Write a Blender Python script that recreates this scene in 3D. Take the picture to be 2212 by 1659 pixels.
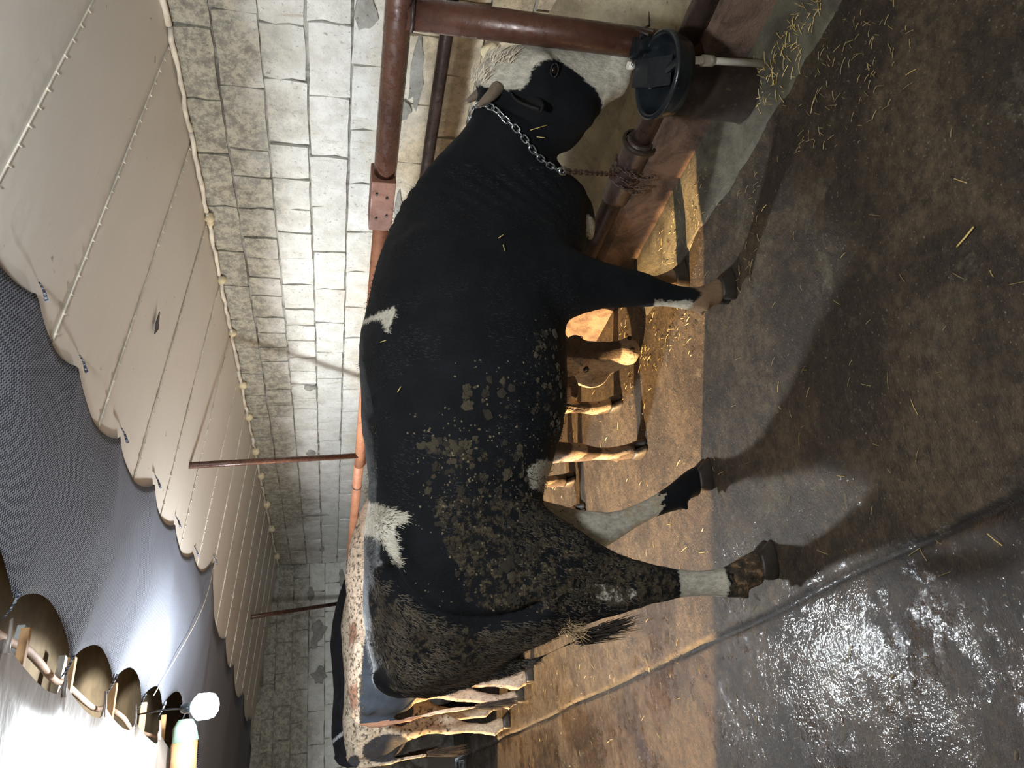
import bpy, bmesh, math, random
import numpy as np
from mathutils import Vector, Matrix, noise
from mathutils.bvhtree import BVHTree
PI = math.pi
random.seed(7)
rng = np.random.default_rng(7)
for o in list(bpy.data.objects):
    bpy.data.objects.remove(o)
scn = bpy.context.scene
COL = scn.collection

# ------------------------------------------------------------------ camera, world, sun, exposure
pitch, yaw = math.radians(14.4), math.radians(30.7)
Fh = Vector((math.sin(yaw), math.cos(yaw), 0)); Rt = Vector((math.cos(yaw), -math.sin(yaw), 0)); Zv = Vector((0, 0, 1))
fwd = Fh * math.cos(pitch) - Zv * math.sin(pitch)
upv = Fh * math.sin(pitch) + Zv * math.cos(pitch)
cam = bpy.data.objects.new('camera', bpy.data.cameras.new('camera')); COL.objects.link(cam)
cam.data.sensor_fit = 'HORIZONTAL'; cam.data.sensor_width = 36; cam.data.lens = 24.965
cam.data.clip_start = 0.02
cx, cy, cz = -upv, Rt, -fwd                      # the phone was held upright, the picture lies on its side
cam.matrix_world = Matrix(((cx.x, cy.x, cz.x, 0), (cx.y, cy.y, cz.y, 0), (cx.z, cy.z, cz.z, 1.6), (0, 0, 0, 1)))
scn.camera = cam
scn.view_settings.view_transform = 'Standard'; scn.view_settings.look = 'None'
scn.view_settings.gamma = 1; scn.view_settings.use_curve_mapping = False
scn.view_settings.exposure = 0.35
w = bpy.data.worlds.new('world'); scn.world = w; w.use_nodes = True
w.node_tree.nodes['Background'].inputs[0].default_value = (0.75, 0.85, 1.0, 1)
w.node_tree.nodes['Background'].inputs[1].default_value = 1.4
sun = bpy.data.objects.new('sun', bpy.data.lights.new('sun', 'SUN')); COL.objects.link(sun)
sun.data.energy = 23; sun.data.color = (1.0, 0.65, 0.30); sun.data.angle = math.radians(0.8)
sun_dir = Vector((0.876, -0.483, -0.352)).normalized()
sun.rotation_euler = (-sun_dir).to_track_quat('Z', 'Y').to_euler()
sun.location = (-6, 8, 4)
def point(name, loc, e, col, r):
    l = bpy.data.objects.new(name, bpy.data.lights.new(name, 'POINT')); COL.objects.link(l)
    l.location = loc; l.data.energy = e; l.data.color = col; l.data.shadow_soft_size = r
    return l
point('bulb_light', (0.60, 4.36, 2.05), 105, (0.88, 0.95, 1.0), 0.06)
bl = bpy.data.objects.new('bulb_down_light', bpy.data.lights.new('bulb_down_light', 'SPOT')); COL.objects.link(bl)   # the bulb throws most of its light away from its socket
bl.location = (0.60, 4.36, 2.15); bl.data.energy = 285; bl.data.color = (0.88, 0.95, 1.0); bl.data.shadow_soft_size = 0.06; bl.data.spot_size = math.radians(178); bl.data.spot_blend = 0.12
point('second_bulb_light', (0.60, 0.55, 2.20), 115, (0.86, 0.94, 1.0), 0.08)
point('fill_light', (-1.5, -0.9, 1.8), 30, (0.90, 0.95, 1.0), 0.1)  # added fill light behind the camera, no bulb hangs there

# ------------------------------------------------------------------ helpers
def new_obj(name, me, mat=None, parent=None, loc=None, rot=None, kind=None, label=None):
    o = bpy.data.objects.new(name, me); COL.objects.link(o)
    if mat is not None and me is not None and len(me.materials) == 0: me.materials.append(mat)
    if parent is not None: o.parent = parent
    if loc is not None: o.location = loc
    if rot is not None: o.rotation_euler = rot
    if kind: o['kind'] = kind
    if label: o['label'] = label
    return o
def thing(name, label, cat, loc=(0, 0, 0), rz=0, group=None):
    o = bpy.data.objects.new(name, None); COL.objects.link(o)
    o.location = loc; o.rotation_euler = (0, 0, rz); o.empty_display_size = 0.1
    o['label'] = label; o['category'] = cat
    if group: o['group'] = group
    return o
def tag(o, label, cat, group=None):
    o['label'] = label; o['category'] = cat
    if group: o['group'] = group
    return o
def mesh_from(verts, faces, name='m', smooth=False):
    me = bpy.data.meshes.new(name); me.from_pydata([tuple(v) for v in verts], [], faces); me.update()
    if smooth: me.polygons.foreach_set('use_smooth', [True] * len(me.polygons))
    return me
def bm_mesh(bm, smooth=False):
    me = bpy.data.meshes.new('m'); bmesh.ops.recalc_face_normals(bm, faces=bm.faces); bm.to_mesh(me); bm.free()
    if smooth: me.polygons.foreach_set('use_smooth', [True] * len(me.polygons))
    return me
def box_bm(bm, c, s, bev=0.0, rz=0.0, rx=0, ry=0):
    g = bmesh.ops.create_cube(bm, size=1)
    vs = g['verts']
    for v in vs: v.co = Vector((v.co.x * s[0], v.co.y * s[1], v.co.z * s[2]))
    if bev > 0:
        es = list({e for v in vs for e in v.link_edges})
        r = bmesh.ops.bevel(bm, geom=es, offset=bev, segments=2, affect='EDGES', profile=0.7)
        vs = list({v for f in r['faces'] for v in f.verts} | {v for v in vs if v.is_valid})
    M = Matrix.Translation(c) @ Matrix.Rotation(rz, 4, 'Z') @ Matrix.Rotation(ry, 4, 'Y') @ Matrix.Rotation(rx, 4, 'X')
    bmesh.ops.transform(bm, matrix=M, verts=vs)
def box(c, s, bev=0.0, rz=0.0, rx=0, ry=0):
    bm = bmesh.new(); box_bm(bm, Vector(c), s, bev, rz, rx, ry); return bm_mesh(bm)
def catmull(P, sub):
    P = np.asarray(P, float)
    out = []
    n = len(P)
    for i in range(n - 1):
        p0, p1, p2, p3 = P[max(i - 1, 0)], P[i], P[i + 1], P[min(i + 2, n - 1)]
        for k in range(sub):
            t = k / sub
            out.append(0.5 * ((2 * p1) + (-p0 + p2) * t + (2 * p0 - 5 * p1 + 4 * p2 - p3) * t * t + (-p0 + 3 * p1 - 3 * p2 + p3) * t ** 3))
    out.append(P[-1]); return np.array(out)
def tube(pts, rad, seg=12, sub=1, jit=0.0, closed_ends=True):
    """round bar through pts; rad scalar or list"""
    pts = np.asarray(pts, float)
    rad = np.full(len(pts), rad) if np.isscalar(rad) else np.asarray(rad, float)
    if sub > 1:
        q = catmull(np.column_stack([pts, rad]), sub); pts, rad = q[:, :3], q[:, 3]
    vs, fs = [], []
    ref = None
    for i, p in enumerate(pts):
        t = Vector(pts[min(i + 1, len(pts) - 1)] - pts[max(i - 1, 0)]).normalized()
        if ref is None: ref = Vector((0, 0, 1)) if abs(t.z) < 0.9 else Vector((1, 0, 0))
        a = (ref - t * ref.dot(t)).normalized(); b = t.cross(a); ref = a
        for k in range(seg):
            th = 2 * PI * k / seg; r = rad[i] * (1 + (random.uniform(-jit, jit) if jit else 0))
            vs.append(Vector(p) + a * math.cos(th) * r + b * math.sin(th) * r)
    n = len(pts)
    for i in range(n - 1):
        for k in range(seg):
            k2 = (k + 1) % seg
            fs.append((i * seg + k, i * seg + k2, (i + 1) * seg + k2, (i + 1) * seg + k))
    if closed_ends:
        fs.append(tuple(range(seg))[::-1]); fs.append(tuple((n - 1) * seg + k for k in range(seg)))
    return vs, fs
def tube_mesh(pts, rad, seg=12, sub=1, jit=0.0):
    vs, fs = tube(pts, rad, seg, sub, jit); me = mesh_from(vs, fs)
    for p in me.polygons: p.use_smooth = len(p.vertices) == 4
    return me
def join_geo(parts):
    V, Fc = [], []
    for vs, fs in parts:
        b = len(V); V += list(vs); Fc += [tuple(i + b for i in f) for f in fs]
    return V, Fc
def lathe(profile, seg=32, sx=1.0, sy=1.0):
    vs, fs = [], []
    for r, z in profile:
        for k in range(seg):
            a = 2 * PI * k / seg; vs.append((r * math.cos(a) * sx, r * math.sin(a) * sy, z))
    for i in range(len(profile) - 1):
        for k in range(seg):
            k2 = (k + 1) % seg; fs.append((i * seg + k, i * seg + k2, (i + 1) * seg + k2, (i + 1) * seg + k))
    return vs, fs

# ------------------------------------------------------------------ node materials
class NT:
    def __init__(s, name):
        s.m = bpy.data.materials.new(name); s.m.use_nodes = True; s.t = s.m.node_tree
        s.b = s.t.nodes['Principled BSDF']
    def n(s, typ, **kw):
        nd = s.t.nodes.new(typ)
        for k, v in kw.items():
            if k.startswith('i_'): s.set(nd, k[2:].replace('_', ' '), v)
            else: setattr(nd, k, v)
        return nd
    def set(s, nd, inp, v):
        if isinstance(inp, str) and inp.isdigit(): inp = int(inp)
        sk = nd.inputs[inp]
        if isinstance(v, bpy.types.NodeSocket): s.t.links.new(v, sk)
        elif isinstance(v, bpy.types.Node): s.t.links.new(v.outputs[0], sk)
        else:
            if isinstance(v, tuple) and len(v) == 3 and sk.type == 'RGBA': v = (*v, 1)
            sk.default_value = v
    def pos(s): return s.n('ShaderNodeNewGeometry').outputs['Position']
    def obj(s): return s.n('ShaderNodeTexCoord').outputs['Object']
    def noise(s, vec, scale, detail=4, rough=0.6, dist=0.0):
        nd = s.n('ShaderNodeTexNoise'); s.set(nd, 'Vector', vec); nd.inputs['Scale'].default_value = scale
        nd.inputs['Detail'].default_value = detail; nd.inputs['Roughness'].default_value = rough; nd.inputs['Distortion'].default_value = dist
        return nd.outputs['Fac']
    def scale(s, vec, xyz):
        nd = s.n('ShaderNodeMapping'); s.set(nd, 'Vector', vec); nd.inputs['Scale'].default_value = xyz; return nd.outputs[0]
    def ramp(s, fac, lo, hi, a=0.0, b=1.0):
        nd = s.n('ShaderNodeMapRange'); s.set(nd, 'Value', fac); nd.inputs['From Min'].default_value = lo; nd.inputs['From Max'].default_value = hi
        nd.inputs['To Min'].default_value = a; nd.inputs['To Max'].default_value = b; nd.interpolation_type = 'SMOOTHSTEP' if lo < hi else 'LINEAR'
        return nd.outputs[0]
    def mix(s, fac, a, b, mode='MIX'):
        nd = s.n('ShaderNodeMix'); nd.data_type = 'RGBA'; nd.blend_type = mode
        s.set(nd, 0, fac); s.set(nd, 6, a); s.set(nd, 7, b); return nd.outputs[2]
    def math(s, op, a, b=0.0):
        nd = s.n('ShaderNodeMath', operation=op); s.set(nd, 0, a); s.set(nd, 1, b); return nd.outputs[0]
    def bump(s, h, strength=0.3, dist=0.01, normal=None):
        nd = s.n('ShaderNodeBump'); s.set(nd, 'Height', h); nd.inputs['Strength'].default_value = strength; nd.inputs['Distance'].default_value = dist
        if normal is not None: s.set(nd, 'Normal', normal)
        return nd.outputs[0]
    def attr(s, name):
        return s.n('ShaderNodeAttribute', attribute_name=name).outputs['Fac']
    def out(s, col=None, rough=None, normal=None, metal=None, spec=None):
        if col is not None: s.set(s.b, 'Base Color', col)
        if rough is not None: s.set(s.b, 'Roughness', rough)
        if normal is not None: s.set(s.b, 'Normal', normal)
        if metal is not None: s.set(s.b, 'Metallic', metal)
        if spec is not None: s.set(s.b, 'Specular IOR Level', spec)
        return s.m

def simple(name, col, rough=0.6, metal=0.0, var=0.25, sc=8, bump=0.2, bsc=60):
    t = NT(name); p = t.obj()
    nz = t.noise(p, sc, 5)
    c2 = tuple(c * (1 - var) for c in col); c1 = tuple(min(1, c * (1 + var)) for c in col)
    t.out(t.mix(t.ramp(nz, 0.3, 0.7), c2, c1), rough, t.bump(t.noise(p, bsc, 4), bump, 0.004), metal)
    return t.m

# whitewashed concrete block
def mat_block():
    t = NT('whitewashed_block'); p = t.pos()
    big = t.noise(p, 1.7, 5, 0.6); mid = t.noise(p, 9, 6, 0.7); fine = t.noise(p, 90, 5, 0.7)
    sep = t.n('ShaderNodeSeparateXYZ'); t.set(sep, 0, p)
    z = sep.outputs['Z']; y = sep.outputs['Y']
    white = t.mix(t.ramp(mid, .3, .7), (0.60, 0.58, 0.52), (0.82, 0.81, 0.76))
    oi = t.n('ShaderNodeObjectInfo').outputs['Random']
    white = t.mix(t.ramp(oi, 0.0, 1.0, 0.0, 0.35), white, (0.50, 0.49, 0.44))
    # mould / bare cement towards the top of the wall
    zz = t.math('ADD', z, t.math('MULTIPLY', t.math('SUBTRACT', big, 0.5), 1.1))
    top = t.ramp(zz, 1.72, 2.08)
    cem = t.mix(t.ramp(t.noise(p, 16, 9, 0.85), 0.42, 0.58), (0.46, 0.42, 0.31), (0.115, 0.10, 0.072))
    col = t.mix(t.math('MULTIPLY', top, 0.78), white, cem)
    # yellow-brown tint low down
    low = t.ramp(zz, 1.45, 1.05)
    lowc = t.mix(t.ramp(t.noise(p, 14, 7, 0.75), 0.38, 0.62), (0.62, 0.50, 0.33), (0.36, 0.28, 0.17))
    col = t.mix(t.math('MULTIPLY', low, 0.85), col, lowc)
    # pits and specks
    spk = t.ramp(t.noise(p, 48, 5, 0.65), 0.60, 0.68)
    col = t.mix(t.math('MULTIPLY', spk, 0.6), col, (0.16, 0.14, 0.11))
    drip = t.ramp(t.noise(t.scale(p, (6, 6, 1.5)), 3.0, 6, 0.7), 0.58, 0.74)
    col = t.mix(t.math('MULTIPLY', drip, 0.55), col, (0.34, 0.27, 0.17))
    h = t.math('ADD', t.math('MULTIPLY', fine, 0.5), t.math('MULTIPLY', mid, 1.0))
    t.out(col, 0.88, t.bump(h, 0.8, 0.016))
    return t.m
def mat_mortar():
    t = NT('mortar_joint'); p = t.pos()
    c = t.mix(t.ramp(t.noise(p, 5, 6, 0.7), 0.40, 0.62), (0.55, 0.53, 0.47), (0.17, 0.15, 0.12))
    c = t.mix(t.ramp(t.noise(p, 1.3, 3), 0.5, 0.65), c, (0.30, 0.27, 0.22))
    t.out(c, 0.9, t.bump(t.noise(p, 60, 6, 0.8), 0.8, 0.02)); return t.m
def mat_plaster():
    t = NT('muddy_render'); p = t.pos()
    n1 = t.noise(p, 4, 7, 0.72); n2 = t.noise(p, 26, 6, 0.75)
    c = t.mix(t.ramp(n1, 0.35, 0.65), (0.20, 0.16, 0.10), (0.36, 0.30, 0.19))
    c = t.mix(t.ramp(n2, 0.58, 0.72), c, (0.10, 0.075, 0.045))
    t.out(c, 0.85, t.bump(t.math('ADD', n2, t.noise(p, 90, 5, 0.7)), 0.6, 0.012)); return t.m
def mat_curb():
    t = NT('muddy_curb'); p = t.pos()
    n1 = t.noise(p, 5, 7, 0.7, 0.6); n2 = t.noise(p, 38, 6, 0.75)
    c = t.mix(t.ramp(n1, 0.36, 0.64), (0.060, 0.036, 0.026), (0.22, 0.135, 0.095))
    c = t.mix(t.ramp(n2, 0.60, 0.75), c, (0.34, 0.25, 0.17))
    t.out(c, 0.72, t.bump(t.math('ADD', n1, n2), 0.7, 0.02)); return t.m
def mat_floor():
    t = NT('wet_dung_concrete'); p = t.pos()
    n1 = t.noise(p, 2.2, 8, 0.72, 0.5); n2 = t.noise(p, 11, 7, 0.72); n3 = t.noise(t.scale(p, (1, 2.2, 1)), 70, 4, 0.7); n4 = t.noise(p, 220, 2, 0.6)
    c = t.mix(t.ramp(n1, 0.40, 0.62), (0.026, 0.017, 0.010), (0.074, 0.053, 0.031))
    c = t.mix(t.ramp(n2, 0.50, 0.66), c, (0.032, 0.021, 0.0125))
    c = t.mix(t.math('MULTIPLY', t.ramp(t.noise(p, 3.6, 7, 0.75, 0.8), 0.56, 0.64), 0.75), c, (0.075, 0.063, 0.043))
    c = t.mix(t.ramp(n3, 0.66, 0.76), c, (0.19, 0.15, 0.09))
    c = t.mix(t.ramp(t.noise(p, 45, 3, 0.6), 0.66, 0.72), c, (0.014, 0.010, 0.008))
    sep = t.n('ShaderNodeSeparateXYZ'); t.set(sep, 0, p)
    X = sep.outputs['X']
    c = t.mix(t.ramp(t.noise(p, 26, 8, 0.8), 0.36, 0.64), t.mix(1.0, c, (0.50, 0.47, 0.45), 'MULTIPLY'), t.mix(1.0, c, (1.30, 1.24, 1.15), 'MULTIPLY'))
    c = t.mix(t.math('MULTIPLY', t.ramp(t.noise(p, 85, 4, 0.7), 0.60, 0.70), .8), c, (0.20, 0.165, 0.11))
    alley = t.ramp(X, 0.458, 0.448)
    c = t.mix(alley, c, t.mix(1.0, c, (0.62, 0.54, 0.47), 'MULTIPLY'))      # the dung-soaked lane behind the stalls is a browner slab
    jn = t.math('ABSOLUTE', t.math('SUBTRACT', t.math('ADD', X, t.math('MULTIPLY', t.math('SUBTRACT', t.noise(p, 6, 6, 0.7), 0.5), 0.05)), 0.455))
    c = t.mix(t.ramp(jn, 0.020, 0.006), c, (0.012, 0.008, 0.005))           # dung packed in the joint
    wet = t.ramp(t.math('ADD', sep.outputs['X'], t.math('MULTIPLY', t.noise(p, 2.8, 5, 0.6), 1.0)), 1.65, 0.9)
    dry = t.ramp(n2, 0.35, 0.6)
    r_wet = t.ramp(t.math('ADD', t.math('MULTIPLY', t.noise(p, 1.6, 3, 0.5), .65), t.math('MULTIPLY', t.noise(p, 9, 6, 0.7), .35)), 0.57, 0.46, 0.13, 0.62)
    r = t.mix(wet, (0.68, 0.68, 0.68), r_wet)
    h = t.math('ADD', t.math('MULTIPLY', n3, 1.2), t.math('ADD', t.math('MULTIPLY', n4, 0.25), t.math('MULTIPLY', n2, 1.6)))
    t.out(c, r, t.bump(h, 0.9, 0.0048), spec=0.42)
    film = t.math('MULTIPLY', wet, t.ramp(t.math('ADD', t.math('MULTIPLY', t.noise(p, 1.3, 3, 0.5), .6), t.math('MULTIPLY', t.noise(p, 12, 6, 0.75), .4)), 0.47, 0.53))
    t.set(t.b, 'Coat Weight', film); t.b.inputs['Coat Roughness'].default_value = 0.07; t.b.inputs['Coat IOR'].default_value = 1.45
    t.set(t.b, 'Coat Normal', t.bump(t.math('ADD', t.noise(p, 92, 2, 0.5), t.math('MULTIPLY', t.noise(p, 15, 2, 0.5), 2.0)), 1.0, 0.0030)); return t.m
def mat_cement(name='grey_cement', a=(0.050, 0.042, 0.028), b=(0.135, 0.120, 0.084)):
    t = NT(name); p = t.pos()
    n1 = t.noise(p, 5, 8, 0.75, 0.5); n2 = t.noise(p, 42, 6, 0.75)
    c = t.mix(t.ramp(n1, 0.35, 0.65), a, b)
    c = t.mix(t.ramp(n2, 0.58, 0.7), c, (0.07, 0.055, 0.04))
    t.out(c, 0.7, t.bump(t.math('ADD', n1, n2), 0.6, 0.012)); return t.m
def mat_panel(name, a, b, dirt):
    t = NT(name); p = t.pos()
    n1 = t.noise(p, 1.1, 5, 0.6); n2 = t.noise(t.scale(p, (1, 3, 1)), 9, 6, 0.7)
    c = t.mix(n1, a, b)
    c = t.mix(t.math('MULTIPLY', t.ramp(n2, 0.64, 0.75), 0.5), c, dirt)
    c = t.mix(t.math('MULTIPLY', t.ramp(t.noise(p, 14, 4, 0.6), 0.70, 0.76), 0.7), c, (0.12, 0.10, 0.08))
    t.out(c, 0.42, t.bump(t.noise(t.scale(p, (1.2, 4, 1)), 3, 4, 0.5), 0.25, 0.02)); return t.m
def mat_net():
    t = NT('shade_net_knit'); p = t.pos()
    comb = t.n('ShaderNodeSeparateXYZ'); t.set(comb, 0, p)
    X, Y = comb.outputs['X'], comb.outputs['Y']
    # rows of knitted loops: a thread that zigzags along each row
    per = 0.0155
    u = t.math('MULTIPLY', X, 2 * PI / per); 
    vv = t.math('MULTIPLY', Y, 1 / 0.0125)
    zig = t.math('MULTIPLY', t.math('SINE', u), 0.28)
    fr = t.math('FRACT', t.math('ADD', vv, zig))
    th = t.math('ABSOLUTE', t.math('SUBTRACT', fr, 0.5))
    line = t.ramp(th, 0.30, 0.12)
    big = t.noise(p, 2.5, 4, 0.6)
    dark = t.mix(big, (0.035, 0.040, 0.056), (0.055, 0.060, 0.080))
    c = t.mix(line, dark, (0.33, 0.34, 0.385))
    t.out(c, 0.9, t.bump(line, 0.5, 0.003), spec=0.08); return t.m
def mat_rust(name, a, b, c3, rough=0.42, metal=0.1):
    t = NT(name); p = t.pos()
    n1 = t.noise(p, 5, 6, 0.65); n2 = t.noise(p, 34, 6, 0.7)
    c = t.mix(t.ramp(n1, 0.35, 0.65), a, b)
    c = t.mix(t.ramp(n2, 0.58, 0.72), c, c3)
    t.out(c, t.ramp(n2, 0.3, 0.7, rough - 0.12, rough + 0.2), t.bump(n2, 0.35, 0.004), metal); return t.m
M_block, M_mortar, M_plaster, M_curb, M_floor = mat_block(), mat_mortar(), mat_plaster(), mat_curb(), mat_floor()
M_cement = mat_cement()
M_patch = mat_cement('mortar_patch', (0.20, 0.19, 0.165), (0.36, 0.35, 0.31))
M_panel = mat_panel('ceiling_sheet', (0.60, 0.54, 0.47), (0.70, 0.64, 0.57), (0.40, 0.33, 0.26))
M_tarp = mat_panel('pale_tarp', (0.30, 0.255, 0.225), (0.38, 0.33, 0.30), (0.24, 0.17, 0.12))
M_bead = simple('foam_bead', (0.66, 0.60, 0.50), 0.7, bump=0.5)
M_foam = simple('dry_foam', (0.62, 0.52, 0.34), 0.8, bump=0.8, bsc=40)
M_net = mat_net()
M_rust = mat_rust('rust_paint_brown', (0.060, 0.025, 0.017), (0.110, 0.047, 0.029), (0.045, 0.02, 0.015), 0.26)
M_rust2 = mat_rust('rust_orange', (0.34, 0.135, 0.07), (0.46, 0.20, 0.105), (0.20, 0.085, 0.05), 0.55)
M_sleeve = mat_rust('rusty_sheet', (0.15, 0.065, 0.042), (0.23, 0.105, 0.068), (0.10, 0.05, 0.035), 0.6)
M_darkpipe = mat_rust('dark_pipe', (0.045, 0.030, 0.026), (0.085, 0.055, 0.045), (0.14, 0.09, 0.07), 0.34, 0.3)
M_ped = mat_rust('rusty_drum', (0.018, 0.011, 0.008), (0.034, 0.019, 0.012), (0.08, 0.042, 0.022), 0.6)
M_wood = simple('old_wood', (0.62, 0.36, 0.17), 0.7, var=0.3, sc=5)
M_ply = simple('roof_boards', (0.24, 0.17, 0.095), 0.75, var=0.35, sc=4)
M_branch = simple('peeled_branch', (0.62, 0.42, 0.30), 0.7)
M_batten = simple('pale_batten', (0.60, 0.62, 0.60), 0.6)
M_plastic = simple('black_plastic', (0.012, 0.015, 0.018), 0.24, var=0.3, bump=0.15, bsc=30)
M_pvc = simple('white_pvc', (0.75, 0.70, 0.62), 0.35, var=0.12, bump=0.05)
M_steel = simple('chain_steel', (0.55, 0.57, 0.58), 0.3, metal=0.9, var=0.3)
M_steeld = simple('dirty_chain_steel', (0.16, 0.11, 0.09), 0.45, metal=0.7, var=0.4)
M_straw = simple('straw', (0.62, 0.45, 0.16), 0.6)
M_straw2 = simple('dull_straw', (0.30, 0.22, 0.10), 0.7)
M_horn = simple('horn', (0.16, 0.12, 0.085), 0.45, sc=20)
M_hoof = simple('hoof', (0.028, 0.021, 0.016), 0.5, sc=20)
M_dungd = simple('dark_dung', (0.050, 0.038, 0.024), 0.9, var=0.45, sc=30, bump=1.0, bsc=120)
M_dung = simple('dried_dung', (0.115, 0.090, 0.052), 0.9, var=0.45, sc=30, bump=1.0, bsc=120)
M_eye = simple('eye', (0.01, 0.006, 0.005), 0.08, bump=0.0)
M_white_hair = simple('white_hair', (0.58, 0.50, 0.38), 0.7)
M_dark_hair = simple('dark_hair', (0.035, 0.025, 0.018), 0.6)
M_gold_lit_hair = simple('gold_lit_muddy_hair', (0.42, 0.29, 0.15), 0.8)  # golden sunlight painted into the colour of the muddy hair

# ------------------------------------------------------------------ room shell
WX, BY, WH, K = 3.2, 10.45, 2.32, 0.11
def zc(x): return WH + K * (WX - x)
# floor: stall slab + alley slab as one relief grid
def fh(x, y):
    h = 0.006 * noise.noise(Vector((x * 2.3, y * 2.3, 0))) + 0.003 * noise.noise(Vector((x * 9, y * 9, 3)))
    e = 0.455 + 0.018 * noise.noise(Vector((y * 1.3, 0, 7)))
    if x < e: h -= 0.004 + 0.03 * math.exp(-((x + 0.30 + 0.05 * math.sin(y)) / 0.16) ** 2) * 0.8
    h -= (0.016 + 0.014 * noise.noise(Vector((y * 4, 1, 1)))) * math.exp(-((x - e) / 0.013) ** 2)
    return h
xs = np.concatenate([np.arange(-3.6, -1.2, 0.12), np.arange(-1.2, 0.38, 0.035), np.arange(0.38, 0.53, 0.01), np.arange(0.53, 2.34, 0.035), [2.34, 2.5, 3.3]])
ys = np.concatenate([np.arange(-2.4, 0.4, 0.12), np.arange(0.4, 7.0, 0.04), np.arange(7.0, 10.61, 0.1)])
V = [(x, y, fh(x, y)) for y in ys for x in xs]
nx = len(xs)
Fc = [(j * nx + i, j * nx + i + 1, (j + 1) * nx + i + 1, (j + 1) * nx + i) for j in range(len(ys) - 1) for i in range(nx - 1)]
floor = new_obj('floor', mesh_from(V, Fc, smooth=True), M_floor, kind='structure')

# walls: recessed mortar plane + every block a part
def wall_plane(name, verts, mat):
    o = new_obj(name, mesh_from(verts, [(0, 1, 2, 3), (7, 6, 5, 4), (0, 4, 5, 1), (1, 5, 6, 2), (2, 6, 7, 3), (3, 7, 4, 0)]), mat, kind='structure'); return o
wall_right = wall_plane('wall_right', [(3.212, -2.4, 0), (3.212, 10.6, 0), (3.212, 10.6, 2.9), (3.212, -2.4, 2.9), (3.42, -2.4, 0), (3.42, 10.6, 0), (3.42, 10.6, 2.9), (3.42, -2.4, 2.9)], M_mortar)
wall_back = wall_plane('wall_back', [(-3.6, 10.462, 0), (3.212, 10.462, 0), (3.212, 10.462, 2.95), (-3.6, 10.462, 2.95), (-3.6, 10.65, 0), (3.212, 10.65, 0), (3.212, 10.65, 2.95), (-3.6, 10.65, 2.95)], M_mortar)
def block_mesh(L, H, seed):
    """worn block face, 2x4 grid with chipped edges, local x along wall, y out, z up"""
    r = random.Random(seed); vs = []; ny, nz = 5, 4
    for j in range(nz):
        for i in range(ny):
            ux, uz = i / (ny - 1) - 0.5, j / (nz - 1) - 0.5
            edge = (i in (0, ny - 1)) or (j in (0, nz - 1))
            vs.append((ux * L + r.uniform(-.006, .006) * (1.5 if edge else 1), -0.002 - (0 if edge else 0.010) + r.uniform(-.0025, .0025), uz * H + r.uniform(-.004, .004)))
    f = [(j * ny + i, j * ny + i + 1, (j + 1) * ny + i + 1, (j + 1) * ny + i) for j in range(nz - 1) for i in range(ny - 1)]
    ring = [i for i in range(ny)] + [j * ny + ny - 1 for j in range(1, nz)] + [(nz - 1) * ny + i for i in range(ny - 2, -1, -1)] + [j * ny for j in range(nz - 2, 0, -1)]
    b = len(vs)
    for k in ring: vs.append((vs[k][0] * 1.004, 0.03, vs[k][2] * 1.004))
    m = len(ring)
    for k in range(m): f.append((ring[k], b + k, b + (k + 1) % m, ring[(k + 1) % m]))
    return mesh_from(vs, f)
mesh_cache = {}
def get_block(L, H):
    key = (round(L, 2), round(H, 3), random.randrange(4))
    if key not in mesh_cache:
        mesh_cache[key] = block_mesh(key[0] - 0.013, key[1] - 0.012, len(mesh_cache) + 3)
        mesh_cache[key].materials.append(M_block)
    return mesh_cache[key]
# joint positions follow the photograph: courses of 0.211 m, 0.40 m blocks, shorter ones in the two upper courses
nblocks = 0
for c in range(9):
    ztop = 2.34 - c * 0.211
    short = c in (1, 2)
    y = (2.29 if c % 2 == 0 else 2.09) + random.uniform(-.03, .03) - 0.4 * 4
    y += 0.0
    while y < BY - 0.02:
        L = 0.40
        if short and 2.6 < y < 5.8: L = 0.20 + random.choice((0, 0, .05, .08))
        elif short: L = random.choice((.4, .3, .4))
        if c == 0: L = random.choice((.4, .35, .4))
        L = min(L, BY - y)
        if L < 0.06: break
        if y + L > 1.15:
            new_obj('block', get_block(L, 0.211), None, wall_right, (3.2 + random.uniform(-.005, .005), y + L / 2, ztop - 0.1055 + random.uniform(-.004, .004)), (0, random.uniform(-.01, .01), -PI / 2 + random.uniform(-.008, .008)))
            nblocks += 1
        y += L
for c in range(9):
    ztop = 2.56 - c * 0.211 if c >= 2 else 2.60 - c * 0.15
    H = 0.211 if c >= 2 else 0.15
    if c >= 2: ztop = 2.30 - (c - 2) * 0.211
    x = 3.2 - random.choice((.2, .4, .3))
    x2 = 3.2
    while x2 > -0.4:
        L = random.choice((.4, .4, .36)) if c >= 2 else random.choice((.4, .42, .38))
        if x2 == 3.2: L = (.2, .4, .3)[c % 3]
        zt = ztop
        xc = x2 - L / 2
        if zt - H * 0.5 < zc(xc):
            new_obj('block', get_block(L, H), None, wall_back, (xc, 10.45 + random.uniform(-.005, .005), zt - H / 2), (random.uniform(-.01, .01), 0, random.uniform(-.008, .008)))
        x2 -= L
# extra thin courses under the sloping roof
for c, zt in ((0, 2.60), (1, 2.45)):
    pass
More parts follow.
